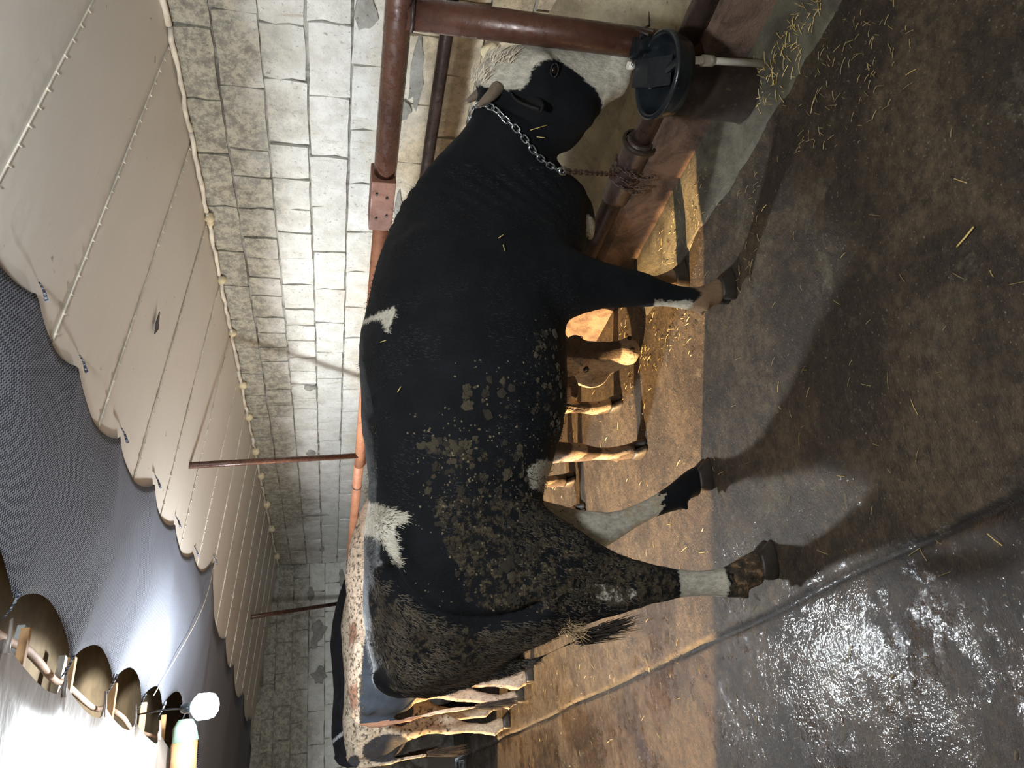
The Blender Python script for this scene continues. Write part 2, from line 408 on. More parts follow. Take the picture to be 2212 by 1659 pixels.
# bare mortar smears on the blocks
def smear(sy, sz, seed):
    r = random.Random(seed); n = 14; vs = [(0, 0, -0.012)]
    for k in range(n):
        a = 2 * PI * k / n; q = r.uniform(.6, 1.1); vs.append((math.cos(a) * sy * q, math.sin(a) * sz * q, -0.009))
    for k in range(n):
        a = 2 * PI * k / n; vs.append((vs[1 + k][0] * 1.08, vs[1 + k][1] * 1.08, 0.004))
    f = [(0, 1 + k, 1 + (k + 1) % n) for k in range(n)] + [(1 + k, 1 + n + k, 1 + n + (k + 1) % n, 1 + (k + 1) % n) for k in range(n)]
    return [(v[0], v[2], v[1]) for v in vs], f
for i, (y, z, a, b) in enumerate([(2.0, 1.44, .10, .06), (5.43, 1.76, .05, .06), (6.72, 1.78, .06, .05), (8.47, 1.78, .05, .16), (2.51, 1.22, .07, .05), (2.3, 1.17, .22, .035), (3.35, 1.19, .25, .03), (9.8, 1.7, .12, .04)]):
    v, f = smear(a, b, i); new_obj('mortar_smear', mesh_from(v, f), M_patch, wall_right, (3.188, y, z), (0, 0, -PI / 2))
for i, (x, z, a, b) in enumerate([(2.26, 1.74, .13, .10), (2.10, 1.80, .09, .06), (1.67, 1.86 - .12, .11, .10), (2.94, 1.42, .13, .06), (2.75, 1.86, .10, .05)]):
    v, f = smear(a, b, i + 20); new_obj('mortar_smear', mesh_from(v, f), M_patch, wall_back, (x, 10.438, z), (0, 0, 0))
# render coat over the lower courses + manger
def profile_wall(name, prof, y0, y1, mat, amp=0.006, kind='structure', dy=0.05, fr=9):
    ysn = np.arange(y0, y1 + dy / 2, dy); P = np.array(prof, float); vs = []
    for y in ysn:
        for (x, z) in P:
            n_ = amp * noise.noise(Vector((x * fr, y * fr, z * fr))) + amp * .6 * noise.noise(Vector((x * fr * 3, y * fr * 3, z * fr * 3)))
            vs.append((x - n_, y, max(z + n_ * .7, 0 if z > 0.001 else z)))
    m = len(P)
    f = [(j * m + i, j * m + i + 1, (j + 1) * m + i + 1, (j + 1) * m + i) for j in range(len(ysn) - 1) for i in range(m - 1)]
    f += [tuple(range(m))[::-1], tuple((len(ysn) - 1) * m + i for i in range(m))]
    return new_obj(name, mesh_from(vs, f, smooth=False), mat, kind=kind)
trim = profile_wall('trim_1', [(3.2, 0.0), (2.46, 0.0), (2.47, 0.10), (2.58, 0.09), (2.80, 0.09), (2.95, 0.14), (3.06, 0.26), (3.12, 0.40), (3.165, 0.52), (3.20, 0.58)], -2.3, 10.4, M_plaster, 0.012)
trim['label'] = 'mud-stained rendered manger bed behind the curb'
curb = profile_wall('trim_2', [(2.56, 0.0), (2.56, 0.20), (2.52, 0.235), (2.44, 0.24), (2.385, 0.235), (2.352, 0.20), (2.345, 0.10), (2.335, 0.0)], -2.3, 10.4, M_curb, 0.010)
curb['label'] = 'reddish brown concrete curb under the low pipe'
fil = profile_wall('trim_3', [(2.36, 0.0), (2.36, 0.034), (2.30, 0.030), (2.16, 0.018), (2.06, 0.008), (2.02, -0.01)], -2.3, 2.75, M_cement, 0.010)
fil['label'] = 'pale cement strip along the foot of the curb'

# side and rear walls of the barn (unseen; open left bay shaped to gate the low sun)
bm = bmesh.new()
box_bm(bm, Vector((-3.6, 1.36, 1.5)), (0.2, 7.5, 3.0)); box_bm(bm, Vector((-3.6, 10.3, 1.5)), (0.2, 0.7, 3.0)); box_bm(bm, Vector((-3.6, 7.4, 2.93)), (0.2, 5.1, 0.14))
new_obj('wall_left', bm_mesh(bm), M_plaster, kind='structure')
new_obj('wall_front', box((0, -2.5, 1.5), (7.4, 0.2, 3.0)), M_plaster, kind='structure')
new_obj('ground_outside', box((-12, 8, -0.06), (17, 40, 0.1)), M_cement, kind='structure')

# ------------------------------------------------------------------ ceiling
ceil = thing('ceiling', '', '', (0, 0, 0)); del ceil['category']; del ceil['label']; ceil['kind'] = 'structure'
ceil.name = 'ceiling'
roof_v = [(-4.2, -2.8, 2.98), (3.5, -2.8, 2.90), (3.5, 10.8, 2.90), (-4.2, 10.8, 2.98)]
new_obj('roof_deck', mesh_from(roof_v + [(a, b, c + .08) for a, b, c in roof_v], [(0, 1, 2, 3), (7, 6, 5, 4), (0, 4, 5, 1), (1, 5, 6, 2), (2, 6, 7, 3), (3, 7, 4, 0)]), M_ply, ceil)
PW = 0.59
seam_y = [1.68 + PW * i for i in range(-7, 16)]
def panel(y0, y1, x0, x1):
    vs = []; nxp, nyp = 26, 9
    for j in range(nyp):
        v = j / (nyp - 1); y = y0 + (y1 - y0) * v
        for i in range(nxp):
            x = x0 + (x1 - x0) * i / (nxp - 1)
            sag = 0.002 * math.sin(PI * v) ** 0.7 + 0.003 * noise.noise(Vector((x * 2, y * 2, 9)))
            vs.append((x, y + 0.03 * (3.2 - x) * -0.6, zc(x) - 0.004 - sag))
    b = len(vs)
    f = [(j * nxp + i, (j + 1) * nxp + i, (j + 1) * nxp + i + 1, j * nxp + i + 1) for j in range(nyp - 1) for i in range(nxp - 1)]
    # back skin
    c = [0, nxp - 1, nyp * nxp - 1, (nyp - 1) * nxp]
    for k in c: vs.append((vs[k][0], vs[k][1], vs[k][2] + 0.03))
    f.append((b, b + 1, b + 2, b + 3))
    return mesh_from(vs, f, smooth=True)
for i in range(len(seam_y) - 1):
    y0, y1 = seam_y[i], seam_y[i + 1]
    if y0 > 10.5: break
    xa = 1.30 if y0 < 6.2 else (1.0 if y0 < 8.5 else 0.5)
    new_obj('ceiling_panel', panel(y0 - .003, min(y1 + .003, 10.55), xa, 3.21), M_panel, ceil)
    # stapled seam: a thin raised bead with staples
    if y0 > 0.9 and y0 < 10.2:
        pts = [(x, y0 - 0.018 * (3.2 - x), zc(x) - 0.007) for x in np.linspace(1.3, 3.19, 24)]
        new_obj('seam_bead', tube_mesh(pts, 0.0035, 6), M_bead, ceil)
        parts = []
        for x in np.arange(1.35, 3.15, 0.085):
            parts.append(tube([(x, y0 - 0.018 * (3.2 - x) - .009, zc(x) - 0.013), (x + .012, y0 - 0.018 * (3.2 - x) + .009, zc(x) - 0.013)], 0.0035, 5))
        v, f = join_geo(parts); s = new_obj('staples', mesh_from(v, f), M_bead, ceil, kind='stuff')
# foam/trim bead where the ceiling meets the right wall
r_ = random.Random(3)
for i in range(16):
    y0 = 1.0 + i * 0.59; n = 8
    pts = [(3.165 + r_.uniform(-.008, .008), y0 + 0.575 * k / n, zc(3.17) - 0.022 + r_.uniform(-.006, .006)) for k in range(n + 1)]
    new_obj('edge_batten', tube_mesh(pts, [0.011 + r_.uniform(-.002, .004) for _ in pts], 8), M_bead, ceil)
for (y, s) in [(3.40, .030), (3.44, .022), (3.98, .03), (4.6, .03), (5.35, .035), (5.9, .035), (6.6, .04), (7.2, .04), (8.0, .045), (8.8, .05), (9.9, .05)]:
    bm = bmesh.new(); bmesh.ops.create_icosphere(bm, subdivisions=2, radius=s)
    for v in bm.verts: v.co *= 1 + .35 * noise.noise(v.co * 30 + Vector((y, 0, 0)))
    new_obj('foam_blob', bm_mesh(bm, True), M_foam, ceil, (3.165, y, zc(3.17) - 0.03))
# tear in a ceiling sheet
def flap(pts, mat, name, parent, label=None):
    bm = bmesh.new(); vs = [bm.verts.new(p) for p in pts]; bm.faces.new(vs)
    r = bmesh.ops.extrude_face_region(bm, geom=bm.faces[:]); 
    for g in r['geom']:
        if isinstance(g, bmesh.types.BMVert): g.co.z += 0.004
    return new_obj(name, bm_mesh(bm), mat, parent, label=label)
flap([(2.12, 3.10, zc(2.12) - .022), (2.17, 3.13, zc(2.17) - .022), (2.24, 3.08, zc(2.24) - .022), (2.17, 3.075, zc(2.17) - .022)], M_dark_hair, 'tear', ceil, 'small dark tear in the ceiling sheet')

# ------------------------------------------------------------------ shade net
A = [(1.52, 0.9), (1.52, 1.45), (1.53, 2.02), (1.535, 2.45), (1.55, 3.06), (1.61, 3.71), (1.61, 4.31), (1.64, 4.96), (1.80, 5.66), (1.50, 6.9), (1.42, 7.7), (1.32, 8.8), (1.21, 9.9), (0.9, 10.4)]
B = [(0.72, 0.9), (0.71, 1.75), (0.71, 2.53), (0.64, 3.17), (0.67, 3.8), (0.67, 4.41), (0.70, 4.94), (0.73, 5.62), (0.70, 5.9)]
def scallop(nodes, y, depth):
    for (x0, y0), (x1, y1) in zip(nodes[:-1], nodes[1:]):
        if y0 <= y <= y1:
            t = (y - y0) / (y1 - y0); return x0 + (x1 - x0) * t + depth * (y1 - y0) * (math.sin(PI * t) ** 0.75)
    return nodes[0][0] if y < nodes[0][1] else nodes[-1][0]
ysn = np.arange(0.9, 10.42, 0.03); vs = []; nn = 22
for y in ysn:
    xa = scallop(A, y, -0.15)
    xb = scallop(B, y, 0.17) if y < 5.9 else (0.70 - (y - 5.9) * 6 if y < 6.15 else -1.6)
    for i in range(nn):
        t = i / (nn - 1); x = xb + (xa - xb) * t
        z = zc(max(x, .55)) - 0.022 - 0.012 * (1 - t) - 0.045 * math.sin(PI * t) + 0.010 * math.sin(y * 5.3 + 3 * t) * math.sin(PI * t) + 0.008 * noise.noise(Vector((x * 4, y * 4, 0)))
        if x < 0.4: z -= 0.25 * (0.4 - x)
        vs.append((x, y, z))
fs = [(j * nn + i, (j + 1) * nn + i, (j + 1) * nn + i + 1, j * nn + i + 1) for j in range(len(ysn) - 1) for i in range(nn - 1)]
net = new_obj('shade_net', mesh_from(vs, fs, smooth=True), M_net)
sol = net.modifiers.new('t', 'SOLIDIFY'); sol.thickness = 0.002
tag(net, 'dark grey knitted shade net stretched with scalloped edges under the ceiling', 'net')
# tie at each point and a cord across the net
for (x, y) in A[2:9] + B[1:8]:
    s = 1 if x > 1 else -1
    new_obj('tie', tube_mesh([(x - s * .03, y, zc(x) - .05), (x + s * .02, y + .01, zc(x) - .03), (x + s * .05, y + .01, zc(x) - .012)], [.006, .004, .002], 6), M_net, net)
new_obj('cord', tube_mesh([(1.80, 5.66, zc(1.8) - .03), (1.3, 5.15, zc(1.3) - .10), (0.72, 4.62, zc(.72) - .04)], 0.0028, 5, 6), M_white_hair, net)
# pale tarp on the left
Ct = [(0.60, 0.9), (0.62, 1.75), (0.63, 2.6), (0.585, 3.21), (0.58, 3.79), (0.60, 4.37), (0.59, 5.02), (0.59, 5.69), (0.43, 5.9)]
vs = []; ysn = np.arange(0.9, 5.88, 0.03); nn = 16
for y in ysn:
    xc_ = scallop(Ct, y, -0.17)
    for i in range(nn):
        t = i / (nn - 1); x = xc_ + (-3.45 - xc_) * t ** 1.3
        vs.append((x, y, zc(.6) - 0.02 - 0.04 * abs(math.sin(PI * (y - 2.6) / .6)) * math.exp(-t * 5) - 0.06 * (0.6 - x) + .01 * noise.noise(Vector((x * 3, y * 5, 2)))))
fs = [(j * nn + i, j * nn + i + 1, (j + 1) * nn + i + 1, (j + 1) * nn + i) for j in range(len(ysn) - 1) for i in range(nn - 1)]
tp = new_obj('tarpaulin', mesh_from(vs, fs, smooth=True), M_tarp); sl = tp.modifiers.new('t', 'SOLIDIFY'); sl.thickness = 0.002
tag(tp, 'pinkish white tarpaulin with scalloped edge stretched beside the shade net', 'tarpaulin')
for (x, y) in Ct[2:8]:
    new_obj('tie', tube_mesh([(x - .06, y, zc(x) - .028), (x - .01, y, zc(x) - .03), (x + .05, y + .01, zc(x) - .02)], [.012, .007, .005], 6), M_tarp, tp)
# rafters and boards seen through the gaps
for i, (y, wd) in enumerate([(2.95, .05), (3.5, .06), (4.2, .06), (4.9, .05), (5.5, .05)]):
    tag(new_obj('rafter', box((0.62, y, zc(.6) + 0.05), (0.22, wd * .5, 0.03), 0.004), M_wood), 'short timber crosspiece in the gap beside the net, %s' % ['below the nearest tie', 'at the second tie', 'at the third tie', 'at the fourth tie', 'next to the lit bulb'][i], 'beam', 'timbers in the ceiling gap')
for i, (x, y, z, rz) in enumerate([(.70, 2.78, 2.86, .25), (.52, 3.05, 2.86, .2), (.72, 3.45, 2.86, .2), (.70, 4.02, 2.86, .15)]):
    tag(new_obj('batten', box((x, y, z), (0.30, 0.045, 0.03), 0.003, rz), M_batten), 'pale roof batten glimpsed through the gap, %s' % ['upper one in the nearest opening', 'lower one in the nearest opening', 'in the second opening', 'in the third opening'][i], 'batten', 'roof battens above the gap')
br = new_obj('branch', tube_mesh([(.76, 2.4, 2.74), (.70, 2.9, 2.72), (.69, 3.13, 2.70), (.65, 3.52, 2.72), (.65, 3.64, 2.71), (.62, 4.18, 2.73), (.64, 4.36, 2.71), (.64, 4.78, 2.73), (.60, 4.99, 2.72), (.62, 5.64, 2.72)], [.016, .015, .017, .014, .014, .013, .013, .014, .012, .01], 8, 4), M_branch)
tag(br, 'crooked peeled branch lying above the gap beside the net', 'branch')
lg = thing('log_beam', 'rough orange-brown timber beam end beside the lit bulb', 'beam', (0, 0, 0))
new_obj('timber', tube_mesh([(.60, 5.15, 2.455), (.50, 5.15, 2.455), (.30, 5.16, 2.45), (.0, 5.18, 2.44), (-1.2, 5.25, 2.40)], [.060, .075, .072, .078, .08], 10, 3, .04), M_wood, lg)
new_obj('wrap', tube_mesh([(.64, 5.14, 2.46), (.60, 5.14, 2.46), (.52, 5.15, 2.455)], [.045, .066, .078], 10, 1, .06), simple('green_wrap', (.35, .55, .42), .5), lg)
for i in range(4):
    a = (.35 - i * .1, 5.3, 2.36); pts = [a]
    for k in range(4): a = (a[0] - .03 + r_.uniform(-.03, .03), a[1] + r_.uniform(-.03, .03), a[2] - .03 + r_.uniform(-.02, .02)); pts.append(a)
    new_obj('root', tube_mesh(pts, [.012, .01, .008, .006, .004], 6, 2), M_branch, lg)

# the lit bulb
t = NT('bulb_glow'); t.set(t.b, 'Base Color', (1, 1, 1)); t.set(t.b, 'Emission Color', (0.85, 0.96, 1.0)); t.set(t.b, 'Emission Strength', 45.0)
lamp = thing('light_bulb', 'glaring cool white bulb hanging beside the timber end', 'lamp', (0.60, 4.36, 2.245))
vs, fs = lathe([(0.001, -0.075), (0.03, -0.07), (0.058, -0.05), (0.066, -0.02), (0.066, 0.03), (0.045, 0.05), (0.022, 0.065)], 20)
gl = new_obj('glass', mesh_from(vs, fs, smooth=True), t.m, lamp)
gl.visible_shadow = True
vs, fs = lathe([(0.022, 0.062), (0.026, 0.07), (0.026, 0.10), (0.018, 0.115), (0.001, 0.12)], 16)
new_obj('socket', mesh_from(vs, fs, smooth=True), M_plastic, lamp)
new_obj('wire', tube_mesh([(0, 0, .115), (0.005, .02, .20), (0.0, .05, .34)], .004, 6, 4), M_plastic, lamp)

# ------------------------------------------------------------------ steel pipes
def pipe(name, pts, r, mat, label, cat='pipe', seg=16, group=None, sub=1):
    o = new_obj(name, tube_mesh(pts, r, seg, sub), mat); return tag(o, label, cat, group)
rail = thing('top_rail', 'long rust-brown pipe rail running along the stalls above the backs', 'rail')
new_obj('front_pipe', tube_mesh([(2.4, -1.0, 1.37), (2.4, 2.42, 1.365)], 0.049, 20), M_rust, rail)
new_obj('rear_pipe', tube_mesh([(2.4, 2.42, 1.362), (2.4, 4.7, 1.372), (2.4, 5.3, 1.372)], 0.038, 18), M_rust2, rail, label='orange rusty narrower pipe')
new_obj('rear_pipe', tube_mesh([(2.4, 5.3, 1.375), (2.4, 10.44, 1.395)], 0.038, 18), M_rust2, rail, label='orange rusty narrower pipe')
bm = bmesh.new(); box_bm(bm, Vector((2.395, 2.38, 1.372)), (0.118, 0.30, 0.105), 0.006)
sl = new_obj('sleeve', bm_mesh(bm), M_sleeve, rail, label='square sheet metal sleeve with bolt holes')
for (y, z) in [(2.30, 1.40), (2.32, 1.355), (2.45, 1.395), (2.43, 1.35)]:
    new_obj('bolt', tube_mesh([(2.33, y, z), (2.338, y, z)], 0.006, 8), M_dark_hair, sl)
new_obj('pipe_joint', tube_mesh([(2.4, 5.72, 1.377), (2.4, 5.74, 1.377)], 0.0405, 18), M_darkpipe, rail)
new_obj('stub', tube_mesh([(2.4, 5.42, 1.375), (2.47, 5.42, 1.33), (2.6, 5.42, 1.30)], 0.018, 10), M_rust2, rail)
post = thing('corner_post', 'thick rust-brown upright pipe standing behind the black drinking bowl', 'post')
new_obj('tube', tube_mesh([(2.40, 1.49, 0.0), (2.40, 1.49, 1.34)], 0.056, 22), M_rust, post)
new_obj('weld', tube_mesh([(2.40, 1.49, 1.315), (2.40, 1.49, 1.328)], 0.062, 22, 1, .05), M_darkpipe, post)
pipe('rear_rail', [(2.8, -1.0, 1.12), (2.8, 10.4, 1.12)], 0.030, M_darkpipe, 'thin dark pipe rail behind the upright post, below the top rail', 'rail')
lp = thing('manger_pipe', 'low dark pipe lying along the curb in front of the manger', 'pipe')
new_obj('pipe_run', tube_mesh([(2.40, -1.0, .27), (2.40, 2.02, .272)], 0.046, 18), M_darkpipe, lp)
new_obj('pipe_run', tube_mesh([(2.40, 2.24, .272), (2.40, 10.4, .275)], 0.050, 18), M_darkpipe, lp)
new_obj('coupling', tube_mesh([(2.40, 1.93, .272), (2.40, 1.97, .272), (2.40, 2.27, .272), (2.40, 2.29, .272)], [.058, .066, .066, .060], 20), M_darkpipe, lp)
vs, fs = lathe([(0.068, -0.01), (0.080, -0.008), (0.080, 0.008), (0.068, 0.01)], 24)
rg = new_obj('collar_ring', mesh_from(vs, fs, smooth=True), M_ped, lp, (2.40, 1.95, .272), (PI / 2, 0, 0))
tag(new_obj('hanger_post', tube_mesh([(2.00, 4.36, zc(2.0) + .0), (2.385, 5.10, 1.39)], 0.021, 12), M_rust), 'nearer slim rusty hanger pipe from ceiling down to the rail', 'pipe')
tag(new_obj('hanger_post', tube_mesh([(2.03, 8.46, zc(2.03) + .0), (2.385, 9.55, 1.40)], 0.024, 12), M_rust), 'farther slim rusty hanger pipe from ceiling down to the rail end', 'pipe')

# ------------------------------------------------------------------ drinking bowl
bowl = thing('drinking_bowl', 'black plastic animal drinking bowl mounted on the upright post', 'bowl', (2.155, 1.450, 0.0))
rzb = math.radians(-30.7)
vs, fs = lathe([(0.02, 0.355), (0.09, 0.36), (0.13, 0.375), (0.148, 0.42), (0.156, 0.455), (0.160, 0.468), (0.170, 0.472), (0.181, 0.466), (0.184, 0.452), (0.176, 0.440), (0.168, 0.40), (0.158, 0.345), (0.12, 0.325), (0.02, 0.32), (0.001, 0.32)], 48, 0.98, 1.12)
TL = Matrix.Translation((0, 0, .46)) @ Matrix.Rotation(rzb, 4, 'Z') @ Matrix.Rotation(math.radians(3), 4, 'X') @ Matrix.Diagonal((.86, .80, .62, 1)) @ Matrix.Translation((0, 0, -.46))
b0 = new_obj('basin', mesh_from(vs, fs, smooth=True), M_plastic, bowl)
b0.matrix_local = TL
vs, fs = lathe([(0.001, 0.3755), (0.128, 0.3755)], 32, 0.98, 1.12)
bm = bmesh.new(); box_bm(bm, Vector((0.015, 0.0, 0.405)), (0.035, 0.30, 0.03), 0.012)
new_obj('ridge', bm_mesh(bm), M_plastic, b0)
bm = bmesh.new(); box_bm(bm, Vector((0.05, 0.115, 0.475)), (0.12, 0.13, 0.012), 0.005, rz=-.35, rx=.25); box_bm(bm, Vector((0.02, 0.01, 0.435)), (0.12, 0.14, 0.008), 0.003, rz=-.2, rx=.55)
new_obj('valve_cover', bm_mesh(bm), M_plastic, b0)
bm = bmesh.new(); box_bm(bm, Vector((0.165, 0.11, 0.48)), (0.07, 0.09, 0.07), 0.012); box_bm(bm, Vector((0.17, 0.15, 0.50)), (0.09, 0.05, 0.05), 0.015)
new_obj('bracket', bm_mesh(bm), M_plastic, b0)
fit = new_obj('pipe_fitting', tube_mesh([(0.10, 0.17, 0.49), (0.10, 0.17, 0.535)], 0.017, 12), M_pvc, b0, label='white plastic fitting')
vs, fs = lathe([(0.0065, -0.001), (0.009, -0.001), (0.009, 0.001), (0.0065, 0.001)], 14)
new_obj('mark', mesh_from(vs, fs), M_dark_hair, fit, (0.10, 0.1525, 0.515), (PI / 2, 0, 0))
for k in range(5):
    a = r_.uniform(0, 2 * PI)
    new_obj('weed', tube_mesh([(0.19 + r_.uniform(-.03, .03), 0.03 + r_.uniform(-.08, .08), .50), (0.20 + r_.uniform(-.04, .04), .02 + r_.uniform(-.1, .1), .55)], [.006, .002], 6, 1, .2), M_dark_hair, b0)
ped = thing('pedestal', 'rusty brown drum stub standing under the black drinking bowl', 'drum', (2.25, 1.55, 0))
vs, fs = lathe([(0.112, 0.0), (0.114, 0.01), (0.110, 0.03), (0.108, 0.20), (0.108, 0.33), (0.09, 0.335), (0.001, 0.335)], 32)
new_obj('shell', mesh_from([(v[0] + .004 * noise.noise(Vector(v) * 9), v[1], v[2]) for v in vs], fs, smooth=True), M_ped, ped)
vs, fs = lathe([(0.110, 0.0), (0.116, 0.004), (0.116, 0.018), (0.110, 0.022)], 32)
new_obj('rim', mesh_from(vs, fs, smooth=True), M_ped, ped)
pvc = thing('water_pipe', 'white plastic water pipe rising from the floor to the black bowl', 'pipe')
new_obj('tube', tube_mesh([(2.235, 1.405, 0.0), (2.19, 1.395, 0.30), (2.185, 1.40, 0.36)], 0.0135, 12), M_pvc, pvc)
new_obj('socket', tube_mesh([(2.197, 1.397, 0.25), (2.191, 1.396, 0.295)], 0.020, 14), M_pvc, pvc)
# foam lump on the wall near the horns
bm = bmesh.new(); bmesh.ops.create_icosphere(bm, subdivisions=3, radius=.045)
for v in bm.verts: v.co = v.co * (1 + .25 * noise.noise(v.co * 25)); v.co.x *= .4
new_obj('foam_blob', bm_mesh(bm, True), M_foam, wall_right, (3.185, 2.12, .83))
# ------------------------------------------------------------------ cattle
# local frame of an animal: x = forward, y = to its left (n, the right-hand side, is -y), z = up
def ring_loft(rings, sub=3, seg=28, e=2.0):
    """rings: (top xyz, bottom xyz, half width, side vector (x,y), low-bias)"""
    A_ = []
    for tp_, bt_, w_, sd, lo in rings: A_.append([*tp_, *bt_, w_, *sd, lo])
    Q = catmull(np.array(A_, float), sub)
    vs = []
    for q in Q:
        tpp, btt = Vector(q[0:3]), Vector(q[3:6]); c = (tpp + btt) / 2; u = (tpp - btt) / 2
        sdv = Vector((q[7], q[8], 0)).normalized(); w_ = max(q[6], 0.002); lo = q[9]
        for k in range(seg):
            a = 2 * PI * k / seg; ca, sa = math.cos(a), math.sin(a)
            ex = 2 / e
            ca2 = math.copysign(abs(ca) ** ex, ca); sa2 = math.copysign(abs(sa) ** ex, sa)
            vs.append(c + u * sa2 + sdv * (w_ * ca2 * (1 - lo * sa)))
    n = len(Q); fs = []
    for i in range(n - 1):
        for k in range(seg):
            k2 = (k + 1) % seg; fs.append((i * seg + k, i * seg + k2, (i + 1) * seg + k2, (i + 1) * seg + k))
    fs.append(tuple(range(seg))[::-1]); fs.append(tuple((n - 1) * seg + k for k in range(seg)))
    return vs, fs
def ell(c, r, rot=None):
    bm = bmesh.new(); bmesh.ops.create_icosphere(bm, subdivisions=3, radius=1)
    M = Matrix.Translation(c) @ (rot if rot else Matrix()) @ Matrix.Diagonal((*r, 1))
    bm.transform(M); vs = [v.co.copy() for v in bm.verts]; fs = [tuple(v.index for v in f.verts) for f in bm.faces]; bm.free(); return vs, fs
HIND = [  # z, front, rear, half width, n
    (1.25, -.38, -.80, .10, .13), (1.12, -.31, -.90, .135, .15), (.98, -.33, -.905, .135, .155), (.87, -.41, -.875, .115, .165), (.77, -.48, -.845, .088, .175),
    (.70, -.535, -.82, .066, .18), (.62, -.585, -.80, .050, .185), (.55, -.612, -.785, .047, .19), (.47, -.640, -.772, .040, .19),
    (.38, -.664, -.765, .034, .19), (.28, -.672, -.768, .034, .19), (.20, -.668, -.778, .041, .19), (.15, -.648, -.780, .043, .19), (.10, -.628, -.752, .044, .19), (.055, -.612, -.745, .050, .19)]
FORE = [
    (1.20, .58, .36, .07, .12), (1.05, .66, .30, .115, .15), (.90, .655, .265, .125, .16), (.78, .62, .262, .105, .165), (.68, .575, .30, .082, .17), (.58, .527, .325, .064, .175),
    (.48, .503, .335, .052, .18), (.41, .490, .338, .054, .18), (.36, .475, .342, .049, .18), (.28, .446, .345, .037, .18), (.20, .430, .337, .039, .18),
    (.155, .432, .330, .045, .18), (.105, .452, .345, .043, .18), (.055, .478, .362, .049, .18)]
def leg_geo(tab, side, shift, nshift=0.0):
    """side +1 = right (near the camera for the bull); shift = [(z, ds)...] forward displacement"""
    zs = [p[0] for p in shift][::-1]; ds = [p[1] for p in shift][::-1]
    rings = []
    for z, f, r, w_, n in tab:
        d = float(np.interp(z, zs, ds)) if shift else 0.0
        nn = n + nshift * (1 - min(z / 1.0, 1)); y = -side * nn
        rings.append(((f + d, y, z), (r + d, y, z), w_, (0, 1), 0.0))
    g = ring_loft(rings[::-1], 3, 20, 2.2)
    z, f, r, w_, n = tab[-1]; d = float(np.interp(z, zs, ds)) if shift else 0.0
    foot = ((f + r) / 2 + d, -side * (n + nshift), f - r)
    dews = []
    for zz in (.135,):
        dd = float(np.interp(zz, zs, ds)) if shift else 0.0
        rr = float(np.interp(-zz, [-t_[0] for t_ in tab], [t_[2] for t_ in tab]))
        for q in (-1, 1): dews.append(ell((rr + dd - .004, -side * (n + nshift) + q * .026, zz), (.015, .012, .018)))
    return [g] + dews, foot
def hoof_mesh():
    parts = []
    for q in (-1, 1):
        rings = []
        for z, f, r, w_ in ((.085, .040, -.055, .020), (.060, .056, -.062, .026), (.030, .078, -.064, .029), (.006, .092, -.062, .030), (0.0, .088, -.058, .028)):
            y = q * .029; rings.append(((f, y - q * .008 * (1 - z / .085), z), (r, y, z), w_, (0, 1), 0))
        parts.append(ring_loft(rings[::-1], 2, 16, 2.3))
    return join_geo(parts)
hv, hf = hoof_mesh(); HOOF = mesh_from(hv, hf, smooth=True); HOOF.materials.append(M_hoof)
def poly_sdf(x, z, poly):
    P = np.array(poly); n = len(P); d = np.full(x.shape, 1e9); inside = np.zeros(x.shape, bool)
    for i in range(n):
        a, b = P[i], P[(i + 1) % n]; ab = b - a; t = np.clip(((x - a[0]) * ab[0] + (z - a[1]) * ab[1]) / (ab @ ab + 1e-12), 0, 1)
        d = np.minimum(d, np.hypot(x - a[0] - t * ab[0], z - a[1] - t * ab[1]))
        c = ((a[1] > z) != (b[1] > z)) & (x < (b[0] - a[0]) * (z - a[1]) / (b[1] - a[1] + 1e-12) + a[0]); inside ^= c
    return np.where(inside, d, -d)
def hide_mat(name, dark, light, tan, fur=1.0):
    t = NT(name); p = t.obj(); 
    n1 = t.noise(t.scale(p, (1, 1, .5)), 60, 5, 0.75); n2 = t.noise(p, 7, 5, 0.6); n3 = t.noise(t.scale(p, (1.0, 1.0, .35)), 190, 3, 0.7)
    wob = t.math('MULTIPLY', t.math('SUBTRACT', n1, 0.5), 0.055)
    L = t.ramp(t.math('ADD', t.attr('light'), wob), -0.004, 0.007)
    T = t.ramp(t.math('ADD', t.attr('tan'), wob), -0.01, 0.012)
    U = t.attr('mud')
    dk = t.mix(t.ramp(n2, .35, .65), dark, tuple(min(1, c * 1.7) for c in dark))
    dk = t.mix(t.math('MULTIPLY', t.ramp(n3, .55, .75), 0.35), dk, tuple(min(1, c * 3.5) for c in dark))
    lt = t.mix(t.ramp(n1, .35, .65), light, tuple(c * .62 for c in light))
    lt = t.mix(t.math('MULTIPLY', t.ramp(t.noise(p, 5, 6, .7), .52, .68), .55), lt, tuple(a * b for a, b in zip(light, (.62, .48, .30))))
    c = t.mix(L, dk, lt); c = t.mix(T, c, t.mix(n1, tan, tuple(q * .5 for q in tan)))
    mm = t.ramp(t.math('ADD', t.math('MULTIPLY', t.noise(p, 30, 5, .65), 1.3), t.math('SUBTRACT', U, 0.5)), 0.62, 0.82)
    mudc = t.mix(t.ramp(t.noise(p, 60, 5, .8), .35, .65), (0.012, 0.009, 0.007), (0.085, 0.066, 0.042))
    c = t.mix(mm, c, mudc)
    hgt = t.math('ADD', t.math('MULTIPLY', n3, .6 * fur), t.math('ADD', t.math('MULTIPLY', n1, .8 * fur), t.math('MULTIPLY', mm, t.math('MULTIPLY', t.noise(p, 45, 6, .8), 2.2))))
    t.out(c, t.mix(mm, (.78, .78, .78), (.95, .95, .95)), t.bump(hgt, .6, .009), spec=.16)
    t.b.inputs['Sheen Weight'].default_value = .02; t.b.inputs['Sheen Roughness'].default_value = .5
    return t.m
